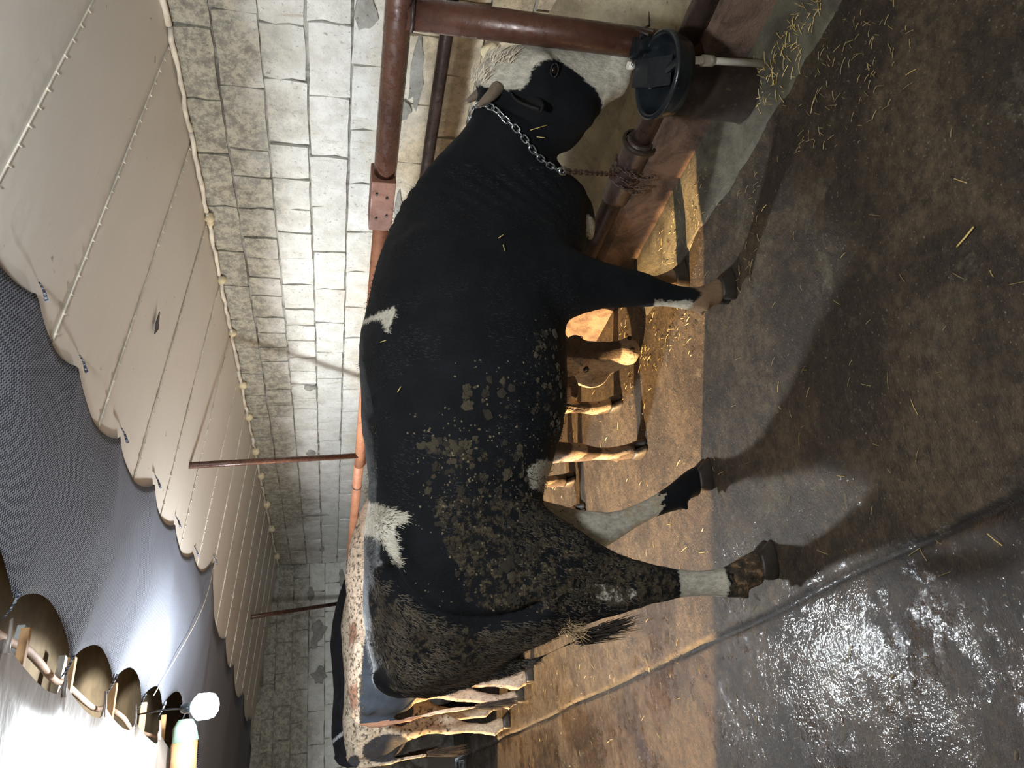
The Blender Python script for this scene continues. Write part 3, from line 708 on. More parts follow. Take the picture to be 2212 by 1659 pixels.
TRUNK = [  # s, top z, bottom z, half width, low-bias
    (-1.00, 1.34, 1.14, .055, 0), (-.965, 1.42, 1.00, .135, .0), (-.90, 1.462, .93, .205, .0), (-.78, 1.488, .88, .250, -.05), (-.62, 1.488, .86, .275, -.12), (-.48, 1.478, .85, .292, -.05), (-.34, 1.468, .82, .305, .05),
    (-.20, 1.475, .765, .335, .10), (-.02, 1.490, .715, .362, .12), (.16, 1.497, .695, .358, .10), (.32, 1.478, .685, .325, .05), (.46, 1.450, .645, .290, .02), (.60, 1.408, .585, .262, .04), (.70, 1.375, .550, .235, .05)]
NECK = [((.80, 0, 1.335), (.82, 0, .530), .215, (0, 1), .05), ((.90, -.05, 1.262), (.90, -.04, .555), .185, (.15, 1), .05), ((.99, -.11, 1.175), (.955, -.10, .65), .158, (.35, 1), .0), ((1.07, -.19, 1.085), (1.00, -.17, .735), .130, (.5, 1), .0), ((1.15, -.27, 1.045), (1.06, -.24, .80), .10, (.64, .77), .0)]
HEAD = [  # z, front silhouette s, front depth, back depth, half width, n
    (1.055, 1.235, .020, .03, .050, .31), (1.03, 1.275, .055, .07, .085, .315), (.98, 1.312, .085, .11, .105, .32), (.92, 1.330, .105, .15, .112, .33), (.85, 1.323, .115, .19, .112, .34),
    (.78, 1.320, .118, .250, .112, .345), (.71, 1.323, .112, .285, .104, .35), (.64, 1.333, .097, .285, .090, .36), (.585, 1.345, .085, .225, .080, .37), (.53, 1.360, .082, .160, .080, .375), (.495, 1.362, .082, .130, .078, .38), (.460, 1.345, .070, .105, .066, .38), (.440, 1.300, .03, .05, .03, .38)]
def head_geo(H, psi):
    f = np.array([math.cos(psi), math.sin(psi)]); sd = np.array([-math.sin(psi), math.cos(psi)])
    rings = []; cs = []
    for z, fs_, df, db, w_, n in H:
        ext = math.hypot(df * f[0], w_ * sd[0]); c = np.array([fs_ - ext, n])
        a = c + f * df; b = c - f * db
        rings.append(((a[0], -a[1], z), (b[0], -b[1], z), w_, (sd[0], -sd[1]), -0.0)); cs.append((z, c))
    return ring_loft(rings, 3, 24, 2.15), cs, f, sd
def hairs(pts_dirs, L, r0, n_per, spread, mat, name, parent, seed=0, droop=0.0, lab=None):
    r = random.Random(seed); parts = []
    for p, d in pts_dirs:
        for _ in range(n_per):
            p0 = Vector(p) + Vector((r.uniform(-1, 1), r.uniform(-1, 1), r.uniform(-1, 1))) * spread[0]
            d0 = (Vector(d) + Vector((r.uniform(-1, 1), r.uniform(-1, 1), r.uniform(-1, 1))) * spread[1]).normalized()
            l = L * r.uniform(.6, 1.2); p1 = p0 + d0 * l * .5; p2 = p1 + (d0 + Vector((0, 0, -droop))).normalized() * l * .5
            parts.append(tube([p0, p1, p2], [r0, r0 * .8, r0 * .15], 3))
    v, f = join_geo(parts); return new_obj(name, mesh_from(v, f), mat, parent, kind='stuff', label=lab)

def build_cow(name, label, cat, loc, rz, sc, vox, mat, coat, legs, neck=NECK, head=HEAD, psi=0.0, tail=None, carve=None, tx=None, head_xf=None, grp=None):
    root = thing(name, label, cat, loc, rz, grp)
    geo = []
    trunk = [((s, 0, tz), (s, 0, bz), w_, (0, 1), lo) for s, tz, bz, w_, lo in TRUNK]
    geo.append(ring_loft(trunk + neck, 3, 36, 2.15))
    # prominent bones: hooks, pins, shoulder, brisket
    for sd in (-1, 1):
        geo.append(ell((-.50, sd * .215, 1.395), (.10, .075, .065))); geo.append(ell((-.90, sd * .13, 1.33), (.09, .06, .09)))
        geo.append(ell((.50, sd * .165, 1.10), (.20, .105, .27)))
    geo.append(ell((.79, 0, .60), (.16, .10, .10)))
    feet = []
    for kind, side, shift, ns in legs:
        g, ft = leg_geo(HIND if kind == 'h' else FORE, side, shift, ns); geo += g; feet.append((kind, ft))
    hg, cs, fdir, sdir = head_geo(head, psi); hv_ = hg[0]
    if head_xf: hv_ = [head_xf @ v for v in hv_]
    geo.append((hv_, hg[1]))
    def hp(z, a, b):      # point on the head: a along the face direction, b towards its right side
        zs = [c[0] for c in cs][::-1]; c0 = np.interp(z, zs, [c[1][0] for c in cs][::-1]); c1 = np.interp(z, zs, [c[1][1] for c in cs][::-1])
        q = np.array([c0, c1]) + fdir * a + sdir * b
        v = Vector((q[0], -q[1], z)); return head_xf @ v if head_xf else v
    # cheek and brow
    for b in (-1, 1):
        geo.append(ell(hp(.70, -.12, b * .045), (.10, .10, .12))); geo.append(ell(hp(.83, .05, b * .078), (.045, .045, .05)))
        geo.append(ell(hp(.505, .045, b * .045), (.035, .035, .035)))
    if tail: geo.append(tube(tail[0], tail[1], 12, 3))
    V, Fc = join_geo(geo)
    me = mesh_from(V, Fc); tmp = bpy.data.objects.new('tmp', me); COL.objects.link(tmp)
    md = tmp.modifiers.new('r', 'REMESH'); md.mode = 'VOXEL'; md.voxel_size = vox
    dg = bpy.context.evaluated_depsgraph_get(); body = bpy.data.meshes.new_from_object(tmp.evaluated_get(dg)); bpy.data.objects.remove(tmp)
    n = len(body.vertices); co = np.empty(n * 3); body.vertices.foreach_get('co', co); co = co.reshape(-1, 3)
    ed = np.empty(len(body.edges) * 2, int); body.edges.foreach_get('vertices', ed); ed = ed.reshape(-1, 2)
    deg = np.bincount(ed.ravel(), minlength=n).astype(float)
    def smooth(co, it, wgt):
        for _ in range(it):
            acc = np.stack([np.bincount(ed[:, 0], co[ed[:, 1], k], n) + np.bincount(ed[:, 1], co[ed[:, 0], k], n) for k in range(3)], 1) / deg[:, None]
            co = co + (acc - co) * wgt[:, None]
        return co
    k0 = 0.013 / vox
    # strong blending on the trunk, gentle on the legs and the head
    hz = np.clip((co[:, 2] - .62) / .25, 0, 1) * np.clip((1.05 - co[:, 0]) / .12, 0, 1)
    if neck is not NECK: hz *= np.clip((.62 - co[:, 0]) / .1, 0, 1)
    if tail: hz *= np.clip((co[:, 0] + .965) / .05, 0, 1)
    co = smooth(co, int(26 * k0 * k0) + 2, .25 + .60 * hz * 1.0) if False else smooth(smooth(co, 4, np.full(n, .5)), int(30 * k0 * k0) + 2, hz * .6)
    body.vertices.foreach_set('co', co.ravel()); body.update()
    nr = np.empty(n * 3); body.vertices.foreach_get('normal', nr); nr = nr.reshape(-1, 3)
    d = np.zeros(n)
    seed = Vector((loc[0], loc[1], 0))
    for i in range(n):
        c = Vector(co[i]); d[i] = .008 * noise.noise(c * 6 + seed) + .0032 * noise.noise(c * 19 + seed)
    s_, n_, z_ = co[:, 0], -co[:, 1], co[:, 2]
    # ribs, loin hollow, thigh muscles
    rib = np.exp(-((s_ - .02) / .26) ** 2) * np.exp(-((z_ - 1.05) / .25) ** 2); d += .0035 * np.sin(s_ * 62 + z_ * 14) * rib
    hol = np.exp(-((s_ + .30) / .08) ** 2) * np.exp(-((z_ - 1.30) / .09) ** 2); d -= .022 * hol
    d += .0030 * np.sin(z_ * 70 - s_ * 90) * np.exp(-((s_ - .80) / .13) ** 2) * (z_ > .7)        # neck folds
    d *= np.clip((z_ - .1) / .4, .25, 1)
    if carve is not None:
        P = catmull(np.array(carve), 8); dist = np.full(n, 1e9)
        for a in P: dist = np.minimum(dist, np.hypot(s_ - a[0], z_ - a[1]))
        near = n_ > .08
        d += near * (-.026 * np.exp(-(dist / .014) ** 2) + .012 * np.exp(-((dist - .045) / .025) ** 2) * 1.0)
    co = co + nr * d[:, None]
    body.vertices.foreach_set('co', co.ravel()); body.update()
    L_, T_, U_ = coat(co[:, 0], -co[:, 1], co[:, 2], hp)
    for nm, arr in (('light', L_), ('tan', T_), ('mud', U_)):
        at = body.attributes.new(nm, 'FLOAT', 'POINT'); at.data.foreach_set('value', np.asarray(arr, np.float32))
    body.materials.clear(); body.materials.append(mat)
    body.polygons.foreach_set('use_smooth', [True] * len(body.polygons))
    bo = new_obj('body', body, mat, root)
    for kd, (fx, fy, ln) in feet:
        h_ = new_obj('hoof', HOOF, None, root, (fx + .012, fy, 0)); h_.scale = (.93, .96, .74)
    root.scale = (sc, sc, sc)
    return root, bo, hp

def ears_horns(root, hp, ear_mat, seed=0, horns=True, up=0.0, droop=.35):
    r = random.Random(seed)
    for b in (-1, 1):
        base = hp(.90, -.06, b * .105); outd = (hp(.90, -.06, b * .2) - base).normalized()
        back = (hp(.90, -.2, b * .105) - base).normalized()
        tip = base + outd * .13 + Vector((0, 0, -droop * .13 + up)) + back * .04
        ax = (tip - base); L = ax.length; ax.normalize(); upn = Vector((0, 0, 1)); wv = (upn - ax * upn.dot(ax)).normalized(); nv = ax.cross(wv)
        vs = []; fs = []; m, q = 9, 9
        for i in range(m):
            t_ = i / (m - 1); wd = .048 * math.sin(PI * min(t_ * .86 + .14, 1)) ** .7 + .004
            for j in range(q):
                v_ = j / (q - 1) * 2 - 1; vs.append(base - ax * .02 + ax * (L * 1.1 * t_) + wv * (wd * v_) - back * (-.022) * (1 - v_ * v_) * (1 - .4 * t_))
        fs = [(i * q + j, i * q + j + 1, (i + 1) * q + j + 1, (i + 1) * q + j) for i in range(m - 1) for j in range(q - 1)]
        e_ = new_obj('ear', mesh_from(vs, fs, smooth=True), ear_mat, root); so = e_.modifiers.new('t', 'SOLIDIFY'); so.thickness = .007
        if horns:
            hb = hp(.985, -.035, b * .085); tipd = (outd * .45 + Vector((0, 0, .60)) + back * .75).normalized()
            p = [hb, hb + tipd * .04, hb + tipd * .075 + Vector((0, 0, .010)), hb + tipd * .11 + Vector((0, 0, .022))]
            new_obj('horn', tube_mesh(p, [.027, .023, .016, .006], 14, 3), M_horn, root)
M_lid = simple('eyelid_skin', (.010, .008, .008), .6)
def eyes(root, hp, zz=.79):
    for b in (-1, 1):
        e = hp(zz, .035, b * .104); vs, fs = ell(e, (.017, .017, .017)); new_obj('eye', mesh_from(vs, fs, smooth=True), M_eye, root)
        nn = hp(.52, .082, b * .042); vs, fs = ell(nn, (.012, .012, .017)); new_obj('nostril', mesh_from(vs, fs, smooth=True), M_eye, root)
        # eyelid
        o_ = (hp(zz, .035, b * .2) - e).normalized(); a = o_.cross(Vector((0, 0, 1))).normalized()
        for sgn in (1, -1):
            pts = [e + o_ * .012 + a * (.024 * math.cos(th)) + Vector((0, 0, sgn * .015 * math.sin(th))) for th in np.linspace(0, PI, 7)]
            new_obj('eyelid', tube_mesh(pts, .003, 6), M_lid, root)
    # mouth line
    pts = [hp(.478, -.01, -.060), hp(.474, .045, -.035), hp(.472, .058, 0), hp(.474, .045, .035), hp(.478, -.01, .060), hp(.50, -.06, .066)]
    new_obj('mouth', tube_mesh(pts, .003, 5, 3), M_dark_hair, root)

WITH = [(0.324, 1.50), (0.296, 1.446), (0.301, 1.373), (0.269, 1.372), (0.23, 1.391), (0.201, 1.403), (0.229, 1.414), (0.263, 1.427), (0.276, 1.452), (.30, 1.50)]
RUMP = [(-0.345, 1.51), (-0.371, 1.454), (-0.404, 1.41), (-0.418, 1.372), (-0.431, 1.346), (-0.454, 1.364), (-0.47, 1.391), (-0.499, 1.397), (-0.544, 1.386), (-0.58, 1.378), (-0.596, 1.379), (-0.579, 1.402), (-0.545, 1.419), (-0.512, 1.442), (-0.489, 1.462), (-0.475, 1.51)]
def bull_coat(s, n, z, hp):
    near = n > -.02
    L = np.full(s.shape, -.2)
    def put(v, m): 
        nonlocal L
        L = np.where(m, np.maximum(L, v), L)
    put(poly_sdf(s, z, WITH), near); put(poly_sdf(s, z, RUMP), near)
    put(poly_sdf(s, z, [(-0.30, .95), (-0.265, 0.90), (-0.25, 0.80), (-0.37, 0.82), (-0.36, 0.93)]), near & (n < .30))
    put(poly_sdf(s, z, [(-0.694, 0.745), (-0.694, 0.697), (-0.722, 0.577), (-0.745, 0.56), (-0.76, 0.651), (-0.735, 0.72)]), near)
    put(np.minimum(z - .205, .395 - z) + .0 * s, near & (s < -.55) & (z < .5))
    # far hind leg: pale from stifle to fetlock with dark mottling
    put(np.minimum(z - .235 + (s + .42) * .25, .78 - z) - .03 * (z < .42) * np.maximum(0, (.45 - z)) * 4 * (np.sin(s * 160 + z * 90) > .2), (n < -.02) & (s < -.2) & (z < .8))
    # belly midline pale
    put(.05 - np.abs(n) , (z < .76) & (s < -.05) & (s > -.45))
    # head: white poll, face stripe and muzzle; the cheek is black
    hd = (s > 1.0) & (z < 1.1)
    s2, z2 = s - .785 * (.45 - n), z + .352 * (.45 - n)
    blk = poly_sdf(s2, z2, [(1.217, .771), (1.200, .83), (1.159, .874), (1.128, .885), (1.098, .896), (1.065, .925), (1.060, .96), (1.062, 1.2), (.6, 1.3), (.6, .55), (.90, .60), (.953, .612), (1.032, .600), (1.085, .612), (1.11, .633), (1.153, .684), (1.188, .727)])
    hv = np.where(n > .05, -blk, .03)
    m2 = hd & (s2 > .86)
    L = np.where(m2, hv, L)
    # jaw underside pale
    put(poly_sdf(s, z, [(.68, .58), (.74, .585), (.78, .57), (.775, .50), (.70, .50)]), n < .10)
    T = np.full(s.shape, -.2)
    T = np.where((s > .25) & (z < .5) & (n > 0), .185 - z + .02 * np.sin(s * 60), T)
    T = np.where((s > .25) & (z < .5) & (n < 0), .26 - z, T)
    put(np.minimum(.36 - s, .36 - z), (s > .25) & (z < .40) & (z > .12) & (n > 0))
    T = np.where((s < -.5) & (n > 0) & (z < .19), .19 - z, T)
    T = np.where((s < -.15) & (s > -.5) & (n < 0) & (z < .2), -.1, T)
    T = np.where((z < .76) & (s > -.25) & (s < .25) & (np.abs(n) < .07), .03, T)
    U = np.zeros(s.shape)
    def mud(poly, a, soft=.06):
        nonlocal U
        U = np.maximum(U, np.where(near, np.clip(poly_sdf(s, z, poly) / soft + .5, 0, 1) * a, 0))
    mud([(-0.18, 1.24), (-0.22, 1.0), (-0.30, 0.87), (-0.36, 1.0), (-0.36, 1.29)], .45)
    mud([(-0.356, 1.30), (-0.373, 0.86), (-0.568, 0.70), (-0.667, 0.55), (-0.78, 0.56), (-0.80, 0.79), (-0.76, 1.15), (-0.55, 1.25)], .55)
    mud([(0.22, 0.92), (0.22, 0.70), (-0.12, 0.70), (-0.30, 0.80), (-0.12, 0.93)], .42)
    mud([(-.62, 1.47), (-.80, 1.49), (-.93, 1.46), (-1.0, 1.3), (-1.0, 1.15), (-.92, .95), (-.80, .85), (-.79, 1.15), (-.74, 1.30), (-.66, 1.40)], .58, .05)
    mud([(-.58, .70), (-.80, .70), (-.80, .40), (-.60, .40)], .62, .05)
    mud([(-.60, .21), (-.8, .21), (-.8, 0), (-.6, 0)], .6, .03)
    mud([(.2, .95), (.55, .95), (.45, .6), (.3, .6)], .22)
    return L, T, U
M_bull = hide_mat('black_hide', (0.0036, 0.0040, 0.0050), (0.60, 0.55, 0.45), (0.30, 0.19, 0.11))
OB = (1.308, 2.341, 0.0); HB = math.atan2(-.287, .958)
FARH = [(1.3, 0), (1.0, .01), (.85, .07), (.7, .15), (.47, .215), (.32, .28), (.2, .335), (.1, .36), (0, .37)]
FARF = [(1.2, 0), (.95, .02), (.7, .14), (.5, .19), (.3, .20), (0, .19)]
tailp = [(-.93, -.01, 1.44), (-.985, 0, 1.40), (-1.01, -.01, 1.28), (-.99, -.04, 1.12), (-.955, -.09, .98), (-.91, -.13, .86), (-.875, -.15, .76)]
bull, bull_body, bhp = build_cow('bull', 'big black bull with white face and muddy flank standing side-on, chained at the low pipe', 'bull', OB, HB, 1.0, .0115, M_bull, bull_coat,
    [('h', 1, [], 0.0), ('h', -1, FARH, 0.0), ('f', 1, [], 0.0), ('f', -1, FARF, 0.0)], psi=math.radians(38), tail=(tailp, [.035, .032, .027, .023, .020, .018, .016]),
    carve=[(-0.601, 1.402), (-0.637, 1.389), (-0.69, 1.346), (-0.734, 1.288), (-0.764, 1.215), (-0.779, 1.109), (-0.771, 1.031), (-0.745, 0.936)])
ears_horns(bull, bhp, simple('black_ear', (.008, .007, .007), .8), 1)
eyes(bull, bhp)
hairs([((-.875, -.15, .76), (.08, 0, -1)), ((-.865, -.155, .72), (.1, 0, -1)), ((-.85, -.16, .67), (.15, 0, -1))], .12, .0016, 70, (.022, .16), M_dark_hair, 'tail_tuft', bull, 3)
hairs([((-.83, -.22, .84), (-.2, -.3, -.6)), ((-.84, -.22, .80), (-.2, -.3, -.6))], .040, .0014, 60, (.022, .7), M_gold_lit_hair, 'hair_clot', bull, 4, lab='clot of muddy hair coloured as lit by golden sun')
# curly white poll hair
pd = []
for a in np.linspace(-.09, .09, 9):
    for zz in (1.045, 1.0, .95): pd.append((bhp(zz, .05 if zz < 1.03 else .0, a), (bhp(.9, .25, a * 1.5) - bhp(1.05, 0, a)).normalized()))
hairs(pd, .055, .0016, 26, (.018, .55), M_white_hair, 'poll_hair', bull, 5, .5, 'curly off-white hair')
hairs([((-.02, -.02, .70), (-.2, -.1, -1))], .11, .0012, 16, (.012, .25), M_dark_hair, 'belly_tuft', bull, 6)

# body surface lookup for chain and clods
def bvh_of(o):
    me = o.data; return BVHTree.FromPolygons([v.co for v in me.vertices], [tuple(p.vertices) for p in me.polygons])
bt = bvh_of(bull_body)
def on_near(s, z, off=0.0, start=1.2):
    hit = bt.ray_cast(Vector((s, -start, z)), Vector((0, 1, 0)))
    if hit[0] is None: return None, None
    return hit[0] + hit[1] * off, hit[1]
# dried dung clods on flank and thigh: pieces of the bull's coat dirt
clods = []; clodsd = []
for k in range(7):
    r = random.Random(40 + k); bm = bmesh.new(); bmesh.ops.create_icosphere(bm, subdivisions=3 if k < 4 else 1, radius=1)
    for v in bm.verts:
        q = noise.noise(v.co * 2.1 + Vector((k * 5, 0, 0))) * 1.3 + .5 * noise.noise(v.co * 6 + Vector((k * 5, 0, 0))); v.co = Vector((v.co.x * (1 + .6 * q), v.co.y * (1 + .6 * q), v.co.z * (.36 + .45 * q)))
        v.co += Vector((r.uniform(-.08, .08), r.uniform(-.08, .08), r.uniform(-.05, .05)))
    me = bm_mesh(bm); me.materials.append(M_dung); clods.append(me); me2 = me.copy(); me2.materials.clear(); me2.materials.append(M_dungd); clodsd.append(me2)
def clod(s, z, size, small=None):
    p, nn = on_near(s, z)
    if p is None or nn.y > -.15: return
    q = nn.to_track_quat('Z', 'Y').to_matrix().to_4x4() @ Matrix.Rotation(random.uniform(0, 2 * PI), 4, 'Z')
    return p, q, size
regs = [([(-0.002, 1.17), (0.031, 0.993), (-0.13, 1.003), (-0.128, 1.176)], 20, .016), ([(-0.111, 1.312), (-0.112, 1.221), (-0.234, 1.226), (-0.232, 1.316)], 14, .014), ([(-0.18, 1.27), (-0.20, 1.0), (-0.301, 0.90), (-0.374, 1.0), (-0.36, 1.29)], 58, .013),
        ([(-0.356, 1.30), (-0.373, 0.884), (-0.568, 0.72), (-0.667, 0.65), (-0.743, 0.799), (-0.743, 1.16), (-0.566, 1.23)], 120, .014), ([(0.218, 0.90), (0.221, 0.75), (-0.12, 0.74), (-0.27, 0.84), (-0.118, 0.92)], 46, .015)]
small_parts = []; cnt = 0
for poly, num, sz in regs:
    P = np.array(poly); lo, hi = P.min(0), P.max(0); k = 0; tries = 0
    while k < num and tries < num * 30:
        tries += 1; x, z = rng.uniform(lo, hi)
        if poly_sdf(np.array([x]), np.array([z]), poly)[0] < 0: continue
        if noise.noise(Vector((x * 11, z * 11, 5))) < -.12: continue
        c = clod(x, z, sz * random.uniform(.35, 1.0) ** 1.0 * random.choice((.8, 1.0, 1.0, 1.6))); k += 1
        if c is None: continue
        o = new_obj('dried_dung', random.choice(clodsd if (x < -.34 and random.random() < .85) else (clods if random.random() < .6 else clodsd)), None, bull)
        o.matrix_local = Matrix.Translation(c[0]) @ c[1] @ Matrix.Diagonal((c[2], c[2] * random.uniform(.7, 1.1), c[2] * .8, 1)); cnt += 1
    for _ in range(num * 2):
        x, z = rng.uniform(lo - .04, hi + .04); c = clod(x, z, random.uniform(.0015, .0048))
        if c is None: continue
        M = Matrix.Translation(c[0]) @ c[1] @ Matrix.Diagonal((c[2], c[2], c[2] * .7, 1)); me = clods[4 + _ % 3]
        small_parts.append(([M @ v.co for v in me.vertices], [tuple(p.vertices) for p in me.polygons]))
v, f = join_geo(small_parts); new_obj('dung_crumbs', mesh_from(v, f), M_dung, bull, kind='stuff')

# short dusty hair over rump, thigh and back, lying down and backwards
def coat_hair(body, test, count, L, mat, name, seed, lab=None, r0=.0009, side=True):
    r = random.Random(seed); me = body.data; n = len(me.vertices); parts = []; k = 0; tries = 0
    while k < count and tries < count * 40:
        tries += 1; v = me.vertices[r.randrange(n)]
        s, nn_, z = v.co.x, -v.co.y, v.co.z
        if (side and nn_ < -.02) or not test(s, nn_, z): continue
        k += 1; nr = v.normal; p = v.co + Vector((r.uniform(-1, 1), r.uniform(-1, 1), r.uniform(-1, 1))) * .006
        d = Vector((-.35 + r.uniform(-.35, .35), r.uniform(-.2, .2), -.9 + r.uniform(-.3, .3))); d = (d - nr * d.dot(nr) + nr * r.uniform(.12, .35)).normalized()
        l = L * r.uniform(.5, 1.2); a = nr.cross(d).normalized() * r0; q = p + d * l * .55 - nr * .001; e = p + d * l - nr * .004
        parts.append(([p - a, p + a, q + a * .7, q - a * .7, e], [(0, 1, 2, 3), (3, 2, 4)]))
    v, f = join_geo(parts); return new_obj(name, mesh_from(v, f), mat, body.parent, kind='stuff', label=lab)
M_fur_d = simple('dusty_brown_hair', (0.085, 0.066, 0.046), .8, var=.5, sc=14)
M_fur_k = simple('black_hair', (0.012, 0.011, 0.011), .7)
M_fur_w = simple('cream_hair', (0.55, 0.50, 0.40), .7)
def in_poly(poly):
    P = poly
    return lambda s, z: poly_sdf(np.array([s]), np.array([z]), P)[0] > -.004
rp = in_poly([(-.60, 1.50), (-.80, 1.52), (-.93, 1.48), (-1.05, 1.3), (-1.05, 1.1), (-.95, .85), (-.80, .74), (-.79, 1.10), (-.78, 1.22), (-.73, 1.32), (-.66, 1.39)])
tg = in_poly([(-.36, .98), (-.50, .72), (-.62, .55), (-.80, .55), (-.78, .90), (-.60, 1.0)])
rr_ = in_poly(RUMP); wt = in_poly(WITH)
coat_hair(bull_body, lambda s, n, z: n > 0 and s < -.55 and rp(s, z) and noise.noise(Vector((s * 9, n * 9, z * 9))) > -.22, 9000, .022, M_fur_d, 'dusty_hair', 61, 'dusty brown hair over the rump and thigh')
coat_hair(bull_body, lambda s, n, z: s < -.1 and z > 1.44 and not rr_(s, z) and noise.noise(Vector((s * 9, n * 9, z * 9))) > -.15, 2600, .018, M_fur_d, 'dusty_hair', 62, 'dusty brown hair along the back', side=False)
coat_hair(bull_body, lambda s, n, z: n > .02 and s < -.35 and z < 1.0 and tg(s, z), 3000, .02, M_fur_d, 'dusty_hair', 63, 'dusty brown hair over the lower thigh')
coat_hair(bull_body, lambda s, n, z: n > 0 and z > 1.34 and rr_(s, z), 2200, .02, M_fur_w, 'white_patch_hair', 64, 'cream hair of the rump patch')
coat_hair(bull_body, lambda s, n, z: n > 0 and z > 1.34 and wt(s, z), 500, .016, M_fur_w, 'white_patch_hair', 65, 'cream hair of the shoulder patch')
coat_hair(bull_body, lambda s, n, z: n > -.1 and -.55 < s < .9 and z > .55 and noise.noise(Vector((s * 7, n * 7, z * 7))) > .05, 9000, .016, M_fur_k, 'flank_hair', 66, side=False)
# straws caught in the ear and coat
for (s, z, ln, an) in [(1.00, .86, .07, .3), (.985, .83, .03, -.3), (.17, 1.42, .02, .2), (-.02, 1.37, .02, 1), (.55, 1.0, .02, .5), (.50, .98, .02, 2)]:
    p, nn = on_near(s, z, .012)
    if p: new_obj('straw', tube_mesh([p, p + Vector((ln * math.sin(an), -.012, -ln * math.cos(an)))], .0016, 5), M_straw, bull)

# ------------------------------------------------------------------ chain
chain = thing('tether_chain', 'steel link chain round the bull neck running down to the low pipe', 'chain')
MB = Matrix.Translation(OB) @ Matrix.Rotation(HB, 4, 'Z')
def link_mesh(L, W, r):
    pts = []; 
    for k in range(20):
        a = 2 * PI * k / 20; pts.append(((L / 2 - W / 2) * (1 if math.cos(a) > 0 else -1) + W / 2 * math.cos(a), W / 2 * math.sin(a), 0))
    vs = []; fs = []; seg = 7
    for i, p in enumerate(pts):
        p = Vector(p); t_ = (Vector(pts[(i + 1) % 20]) - Vector(pts[i - 1])).normalized(); a = Vector((0, 0, 1)); b = t_.cross(a)
        for k in range(seg):
            th = 2 * PI * k / seg; vs.append(p + a * math.cos(th) * r + b * math.sin(th) * r)
    fs = [(i * seg + k, i * seg + (k + 1) % seg, ((i + 1) % 20) * seg + (k + 1) % seg, ((i + 1) % 20) * seg + k) for i in range(20) for k in range(seg)]
    return mesh_from(vs, fs, smooth=True)
LK = link_mesh(.034, .021, .0032); LK.materials.append(M_steel); LD = link_mesh(.030, .018, .0032); LD.materials.append(M_steeld)
def lay_chain(pts, mesh, step, wob=.35):
    P = [Vector(p) for p in catmull(np.array([tuple(p) for p in pts]), 10)]
    acc = 0; nxt = 0; i = 0; k = 0
    for a, b in zip(P[:-1], P[1:]):
        l = (b - a).length
        while nxt <= acc + l:
            p = a.lerp(b, (nxt - acc) / max(l, 1e-6)); d = (b - a).normalized()
            q = d.to_track_quat('X', 'Z').to_matrix().to_4x4() @ Matrix.Rotation((PI / 2 if k % 2 else 0) + random.uniform(-wob, wob), 4, 'X')
            o = new_obj('link', mesh, None, chain); o.matrix_local = Matrix.Translation(p) @ q; nxt += step; k += 1
        acc += l
path = []
for s, z in [(1.10, 1.05), (1.085, 1.02), (1.063, .99), (1.03, .955), (1.0, .915), (.965, .87), (.935, .83), (.915, .785), (.90, .74), (.893, .705)]:
    p, nn = on_near(s, z, .011)
    if p: path.append(MB @ p)
top_far = MB @ Vector((1.10, -.10, 1.06))
if path: lay_chain([top_far] + path, LK, .0255)
e0 = path[-1] if path else Vector((2, 2, .7)); e1 = Vector((2.36, 2.105, .335))
print('chain end', e0, len(path))
lay_chain([e0, e0.lerp(e1, .35) + Vector((0, 0, -.012)), e0.lerp(e1, .7) + Vector((0, 0, -.012)), e1], LD, .0235)
o = new_obj('shackle', link_mesh(.05, .028, .0045), M_steel, chain); o.matrix_local = Matrix.Translation(e0) @ (e1 - e0).normalized().to_track_quat('X', 'Z').to_matrix().to_4x4()
wrap = []
for k in range(46):
    a = k / 45 * 2 * PI * 2.6; wrap.append((2.40 + .066 * math.cos(a), 2.06 + .10 * k / 45 + .008 * math.sin(k * 2.1), .272 + .066 * math.sin(a)))
lay_chain(wrap[::3], LD, .024, .8)
for (dx, dy) in ((-.075, .0), (-.080, .05), (-.07, .09)):
    lay_chain([(2.40 + dx, 2.06 + dy, .30), (2.38 + dx, 2.07 + dy, .25), (2.375 + dx, 2.05 + dy, .19)], LD, .022, .9)

# ------------------------------------------------------------------ the other animals
def spots(seed, thr, sc=2.2, zlim=None):
    def f(s, n, z, hp):
        L = np.array([noise.noise(Vector((a * sc + seed, b * sc * 1.0, c * sc))) for a, b, c in zip(s, n, z)]) * .35 + thr
        return L, np.full(s.shape, -.2), np.zeros(s.shape)
    return f
def coat2(s, n, z, hp):     # white back, black flank patch, pale legs
    L = np.full(s.shape, .1)
    blk = poly_sdf(s, z, [(-1.05, 1.395), (-.85, 1.40), (-.5, 1.36), (-.2, 1.30), (.4, 1.2), (.4, .7), (-.35, .70), (-.55, .82), (-.80, .90), (-1.05, 1.06)])
    L = np.where(n > -.05, -blk, L)
    T = np.where((s < .0) & (z > 1.41), -.012 + .03 * np.sin(s * 13), -.2)
    T = np.where((s < -1.03) & (z > .9), .012, T)
    U = np.where((z > 1.36), .50, 0) + np.where(z < .7, .38, 0)
    return L, T, U
def coat3(s, n, z, hp):     # white with round black patches
    L = np.full(s.shape, .12)
    for a, b, ra, rb in ((-.60, 1.22, .105, .10), (-.66, .99, .12, .115), (-.93, 1.12, .10, .20), (.1, 1.15, .25, .2), (-1.0, 1.40, .05, .05)):
        dd = (1 - np.hypot((s - a) / ra, (z - b) / rb)) * min(ra, rb); L = np.where(n > 0, np.minimum(L, -dd), L)
    L = np.where((n < 0), np.minimum(L, .03 - .1 * (z > .8)), L)
    return L, np.full(s.shape, -.2), np.where(z > .55, .47, .36)
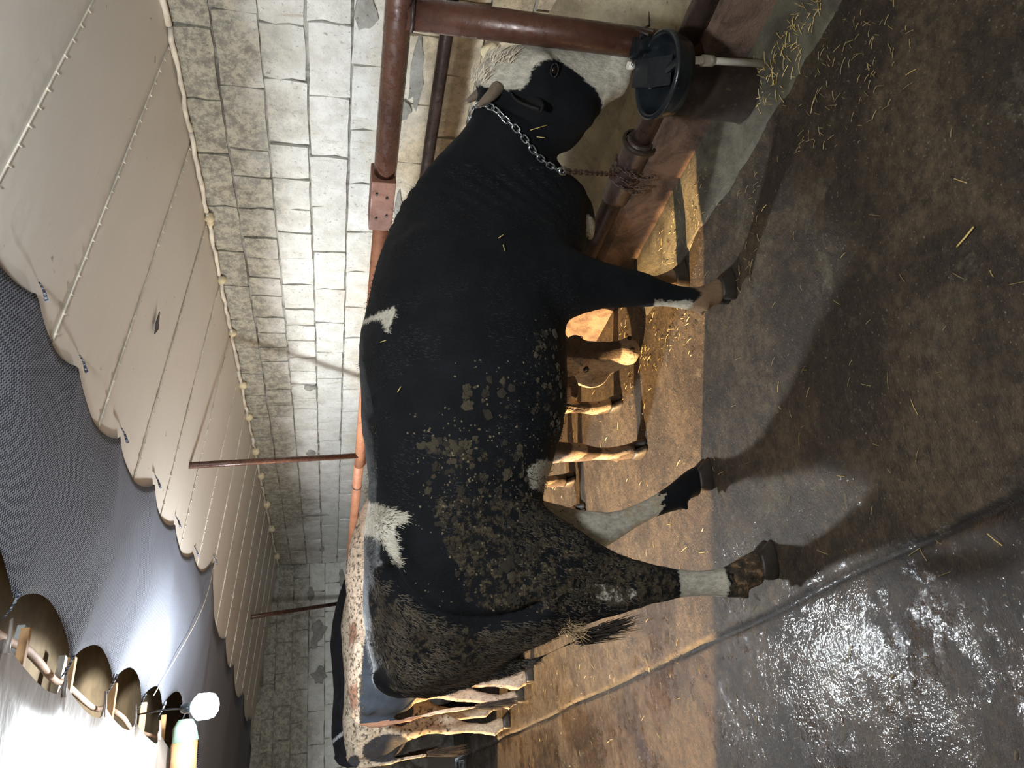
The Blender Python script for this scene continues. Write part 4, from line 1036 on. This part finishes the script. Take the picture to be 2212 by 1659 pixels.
def coat4(s, n, z, hp):
    L = np.full(s.shape, -.2)
    L = np.maximum(L, .03 - np.abs(s + .86 + (z - 1.4) * .9)) if False else L
    L = np.where((n > .02) & (z > 1.2), np.maximum(L, .018 - np.abs(s + .80 + (z - 1.45) * .55)), L)
    return L, np.full(s.shape, -.2), np.zeros(s.shape)
def coat_calf(s, n, z, hp):
    L = np.where(z < .60, .0 + .03 * np.sin(s * 30 + z * 25) + 0 * n, -.1)
    hd = s > .50
    mid = np.where(hd & (n < .1), np.maximum(np.minimum(n + .255, .02), np.minimum(.15 - z, .02)), L)
    mid = np.where(hd & (z > .62), -.1, mid)
    T = np.where((~hd) & (z > .30) & (z < .55), -.05, -.2)
    q = hp(.56, 0, 0); 
    return mid, T, np.where(z < .7, .40, .3)
M_c2 = hide_mat('pied_hide', (0.016, 0.019, 0.024), (0.50, 0.38, 0.28), (0.30, 0.15, 0.09))
M_c3 = hide_mat('spotted_hide', (0.022, 0.022, 0.026), (0.52, 0.42, 0.31), (0.4, 0.2, 0.1))
M_c4 = hide_mat('plain_black_hide', (0.008, 0.008, 0.010), (0.6, 0.6, 0.6), (0.3, 0.2, 0.1))
M_c5 = hide_mat('brown_pied_hide', (0.060, 0.043, 0.034), (0.40, 0.31, 0.23), (0.3, 0.18, 0.1))
NK = [((.80, 0, 1.335), (.82, 0, .60), .205, (0, 1), .05), ((.92, 0, 1.27), (.92, 0, .66), .17, (0, 1), 0), ((1.02, 0, 1.19), (.99, 0, .73), .14, (0, 1), 0), ((1.12, 0, 1.12), (1.06, 0, .80), .11, (0, 1), 0)]
HD = [(z, f, a, b, w_, 0.0) for z, f, a, b, w_, n in HEAD]
L4 = [('h', 1, [(1.2, 0), (0, .03)], 0.0), ('h', -1, [(1.2, 0), (0, .16)], 0.0), ('f', 1, [(1.2, 0), (0, .05)], 0), ('f', -1, [(1.2, 0), (0, -.04)], 0)]
LB = [('h', 1, [(1.2, 0), (.8, -.02), (.5, -.12), (0, -.18)], 0.0), ('h', -1, [(1.2, 0), (.8, -.03), (.5, -.16), (0, -.27)], 0.03), L4[2], L4[3]]
tl = [(-.93, 0, 1.44), (-1.00, -.005, 1.41), (-1.05, -.01, 1.28), (-1.05, -.03, 1.08), (-1.03, -.06, .88), (-1.02, -.08, .70), (-1.02, -.09, .56), (-1.02, -.09, .46)]
tr = [.036, .034, .029, .025, .022, .020, .018, .014]
c2, b2, hp2 = build_cow('cow', 'pied cow with black thigh and long hanging tail, just behind the bull rump', 'cow', (1.62, 6.22, 0), .04, .985, .019, M_c2, coat2, LB, NK, HD, 0.0, (tl, tr))
ears_horns(c2, hp2, M_c2, 2, False); eyes(c2, hp2)
hairs([((-1.02, -.09, .46), (0, 0, -1)), ((-1.02, -.09, .38), (0, 0, -1)), ((-1.01, -.09, .30), (0, 0, -1))], .20, .004, 60, (.02, .14), M_dark_hair, 'tail_tuft', c2, 8)
tl3 = [(-.93, 0, 1.44), (-1.00, .0, 1.40), (-1.04, -.03, 1.28), (-1.03, -.05, 1.08), (-1.02, -.06, .88), (-1.01, -.06, .74)]
c3, b3, hp3 = build_cow('cow', 'cream cow with round black patches, seen beyond the hanging tail', 'cow', (1.40, 7.25, 0), .02, 1.0, .021, M_c3, coat3, [LB[0], ('h', -1, [(1.2, 0), (0, .04)], 0.0), L4[2], L4[3]], NK, HD, 0.0, (tl3, tr[:6]))
ears_horns(c3, hp3, M_c3, 3, False); eyes(c3, hp3)
hairs([((-1.01, -.06, .74), (0, 0, -1)), ((-1.01, -.06, .66), (0, 0, -1))], .25, .004, 50, (.02, .14), M_dark_hair, 'tail_tuft', c3, 9)
c4, b4, hp4 = build_cow('cow', 'tall plain black cow farthest along the row against the end wall', 'cow', (1.55, 8.45, 0), .0, 1.065, .024, M_c4, coat4, L4, NK, HD, 0.0, (tl3, tr[:6]))
ears_horns(c4, hp4, M_dark_hair, 4, False); eyes(c4, hp4)
hairs([((-1.01, -.06, .74), (0, 0, -1)), ((-1.01, -.06, .66), (0, 0, -1))], .25, .004, 50, (.02, .14), M_dark_hair, 'tail_tuft', c4, 10)
# heifer behind the bull, facing the camera, head down to the floor
NKc = [((.78, 0, 1.30), (.80, 0, .60), .20, (0, 1), .05), ((.88, .06, 1.12), (.80, .04, .58), .16, (0, 1), 0), ((.93, .16, .92), (.80, .12, .56), .125, (0, 1), 0), ((.93, .26, .74), (.82, .22, .50), .10, (0, 1), 0)]
XF = Matrix.Translation((-.46, -.30 + .62, -.43))
c5, b5, hp5 = build_cow('heifer', 'brown pied heifer glimpsed under the bull belly with its muzzle to the floor', 'cow', (1.66, 3.62, 0), -PI / 2, .86, .015, M_c5, coat_calf,
    [('h', 1, [(1.2, 0), (0, .0)], -.03), ('h', -1, [(1.2, 0), (0, -.1)], -.05), ('f', 1, [(1.2, 0), (0, .11)], .04), ('f', -1, [(1.2, 0), (0, -.08)], .02)], NKc, HD, 0.0, None, head_xf=XF)
ears_horns(c5, hp5, M_c5, 5, False, droop=.5); eyes(c5, hp5)

# ------------------------------------------------------------------ straw and crumbs on the floor
def scatter(name, n, xr, yr, lr, rr, mat, seed, zfun, label=None, cluster=None):
    r = random.Random(seed); parts = []
    for _ in range(n):
        x, y = r.uniform(*xr), r.uniform(*yr)
        if cluster and noise.noise(Vector((x * 3, y * 3, seed))) < cluster: continue
        a = r.uniform(0, 2 * PI); l = r.uniform(*lr); z = zfun(x, y) + .003
        p0 = Vector((x, y, z)); p1 = Vector((x + math.cos(a) * l, y + math.sin(a) * l, zfun(x + math.cos(a) * l, y + math.sin(a) * l) + .003 + r.uniform(0, .006)))
        parts.append(tube([p0, (p0 + p1) / 2 + Vector((0, 0, .002)), p1], r.uniform(*rr), 3))
    v, f = join_geo(parts); o = new_obj(name, mesh_from(v, f), mat, kind='stuff')
    if label: o['label'] = label
    o['category'] = 'straw'
    return o
scatter('straw_litter', 420, (-.6, 2.3), (.7, 7), (.012, .05), (.0007, .0014), M_straw2, 1, fh, 'dull straw bits scattered over the wet floor')
scatter('straw_litter', 60, (.1, 2.3), (.9, 5), (.015, .05), (.0009, .0016), M_straw, 2, fh, 'bright yellow straw bits scattered on the floor')
scatter('feed_litter', 900, (1.6, 2.33), (.9, 3.2), (.008, .035), (.0008, .0016), M_straw2, 3, lambda x, y: max(fh(x, y), (.010 + (x - 2.06) * .08) if (x > 2.06 and y < 2.75) else -1), 'chopped feed and straw along the foot of the curb', cluster=.05)
scatter('feed_litter', 260, (2.05, 2.22), (.95, 1.75), (.012, .05), (.0008, .0016), M_straw, 9, lambda x, y: .012 + (x - 2.06) * .08, 'yellow straw tufts on the pale cement strip', cluster=.12)
scatter('feed_litter', 500, (2.6, 3.0), (.9, 9), (.01, .04), (.001, .002), M_straw2, 4, lambda x, y: .105, 'hay bits lying in the manger bed')
big = new_obj('straw', tube_mesh([(1.083, 1.118, .006), (1.085, 1.086, .008), (1.091, 1.052, .009)], .0028, 5), M_straw); tag(big, 'single long yellow straw lying on the dark floor nearest the camera', 'straw')
# pebbly dung crumbs on the floor
parts = []; r = random.Random(12)
for _ in range(1400):
    x, y = r.uniform(-.9, 2.2), r.uniform(.8, 6.5); q = r.uniform(.0012, .0042); me = clods[4 + _ % 3]
    M = Matrix.Translation((x, y, fh(x, y))) @ Matrix.Rotation(r.uniform(0, 6), 4, 'Z') @ Matrix.Diagonal((q, q * r.uniform(.6, 1), q, 1))
    parts.append(([M @ v.co for v in me.vertices], [tuple(p.vertices) for p in me.polygons]))
v, f = join_geo(parts); o = new_obj('dung_crumbs', mesh_from(v, f), M_dung, kind='stuff'); o['label'] = 'small dung crumbs over the whole floor'; o['category'] = 'dung'
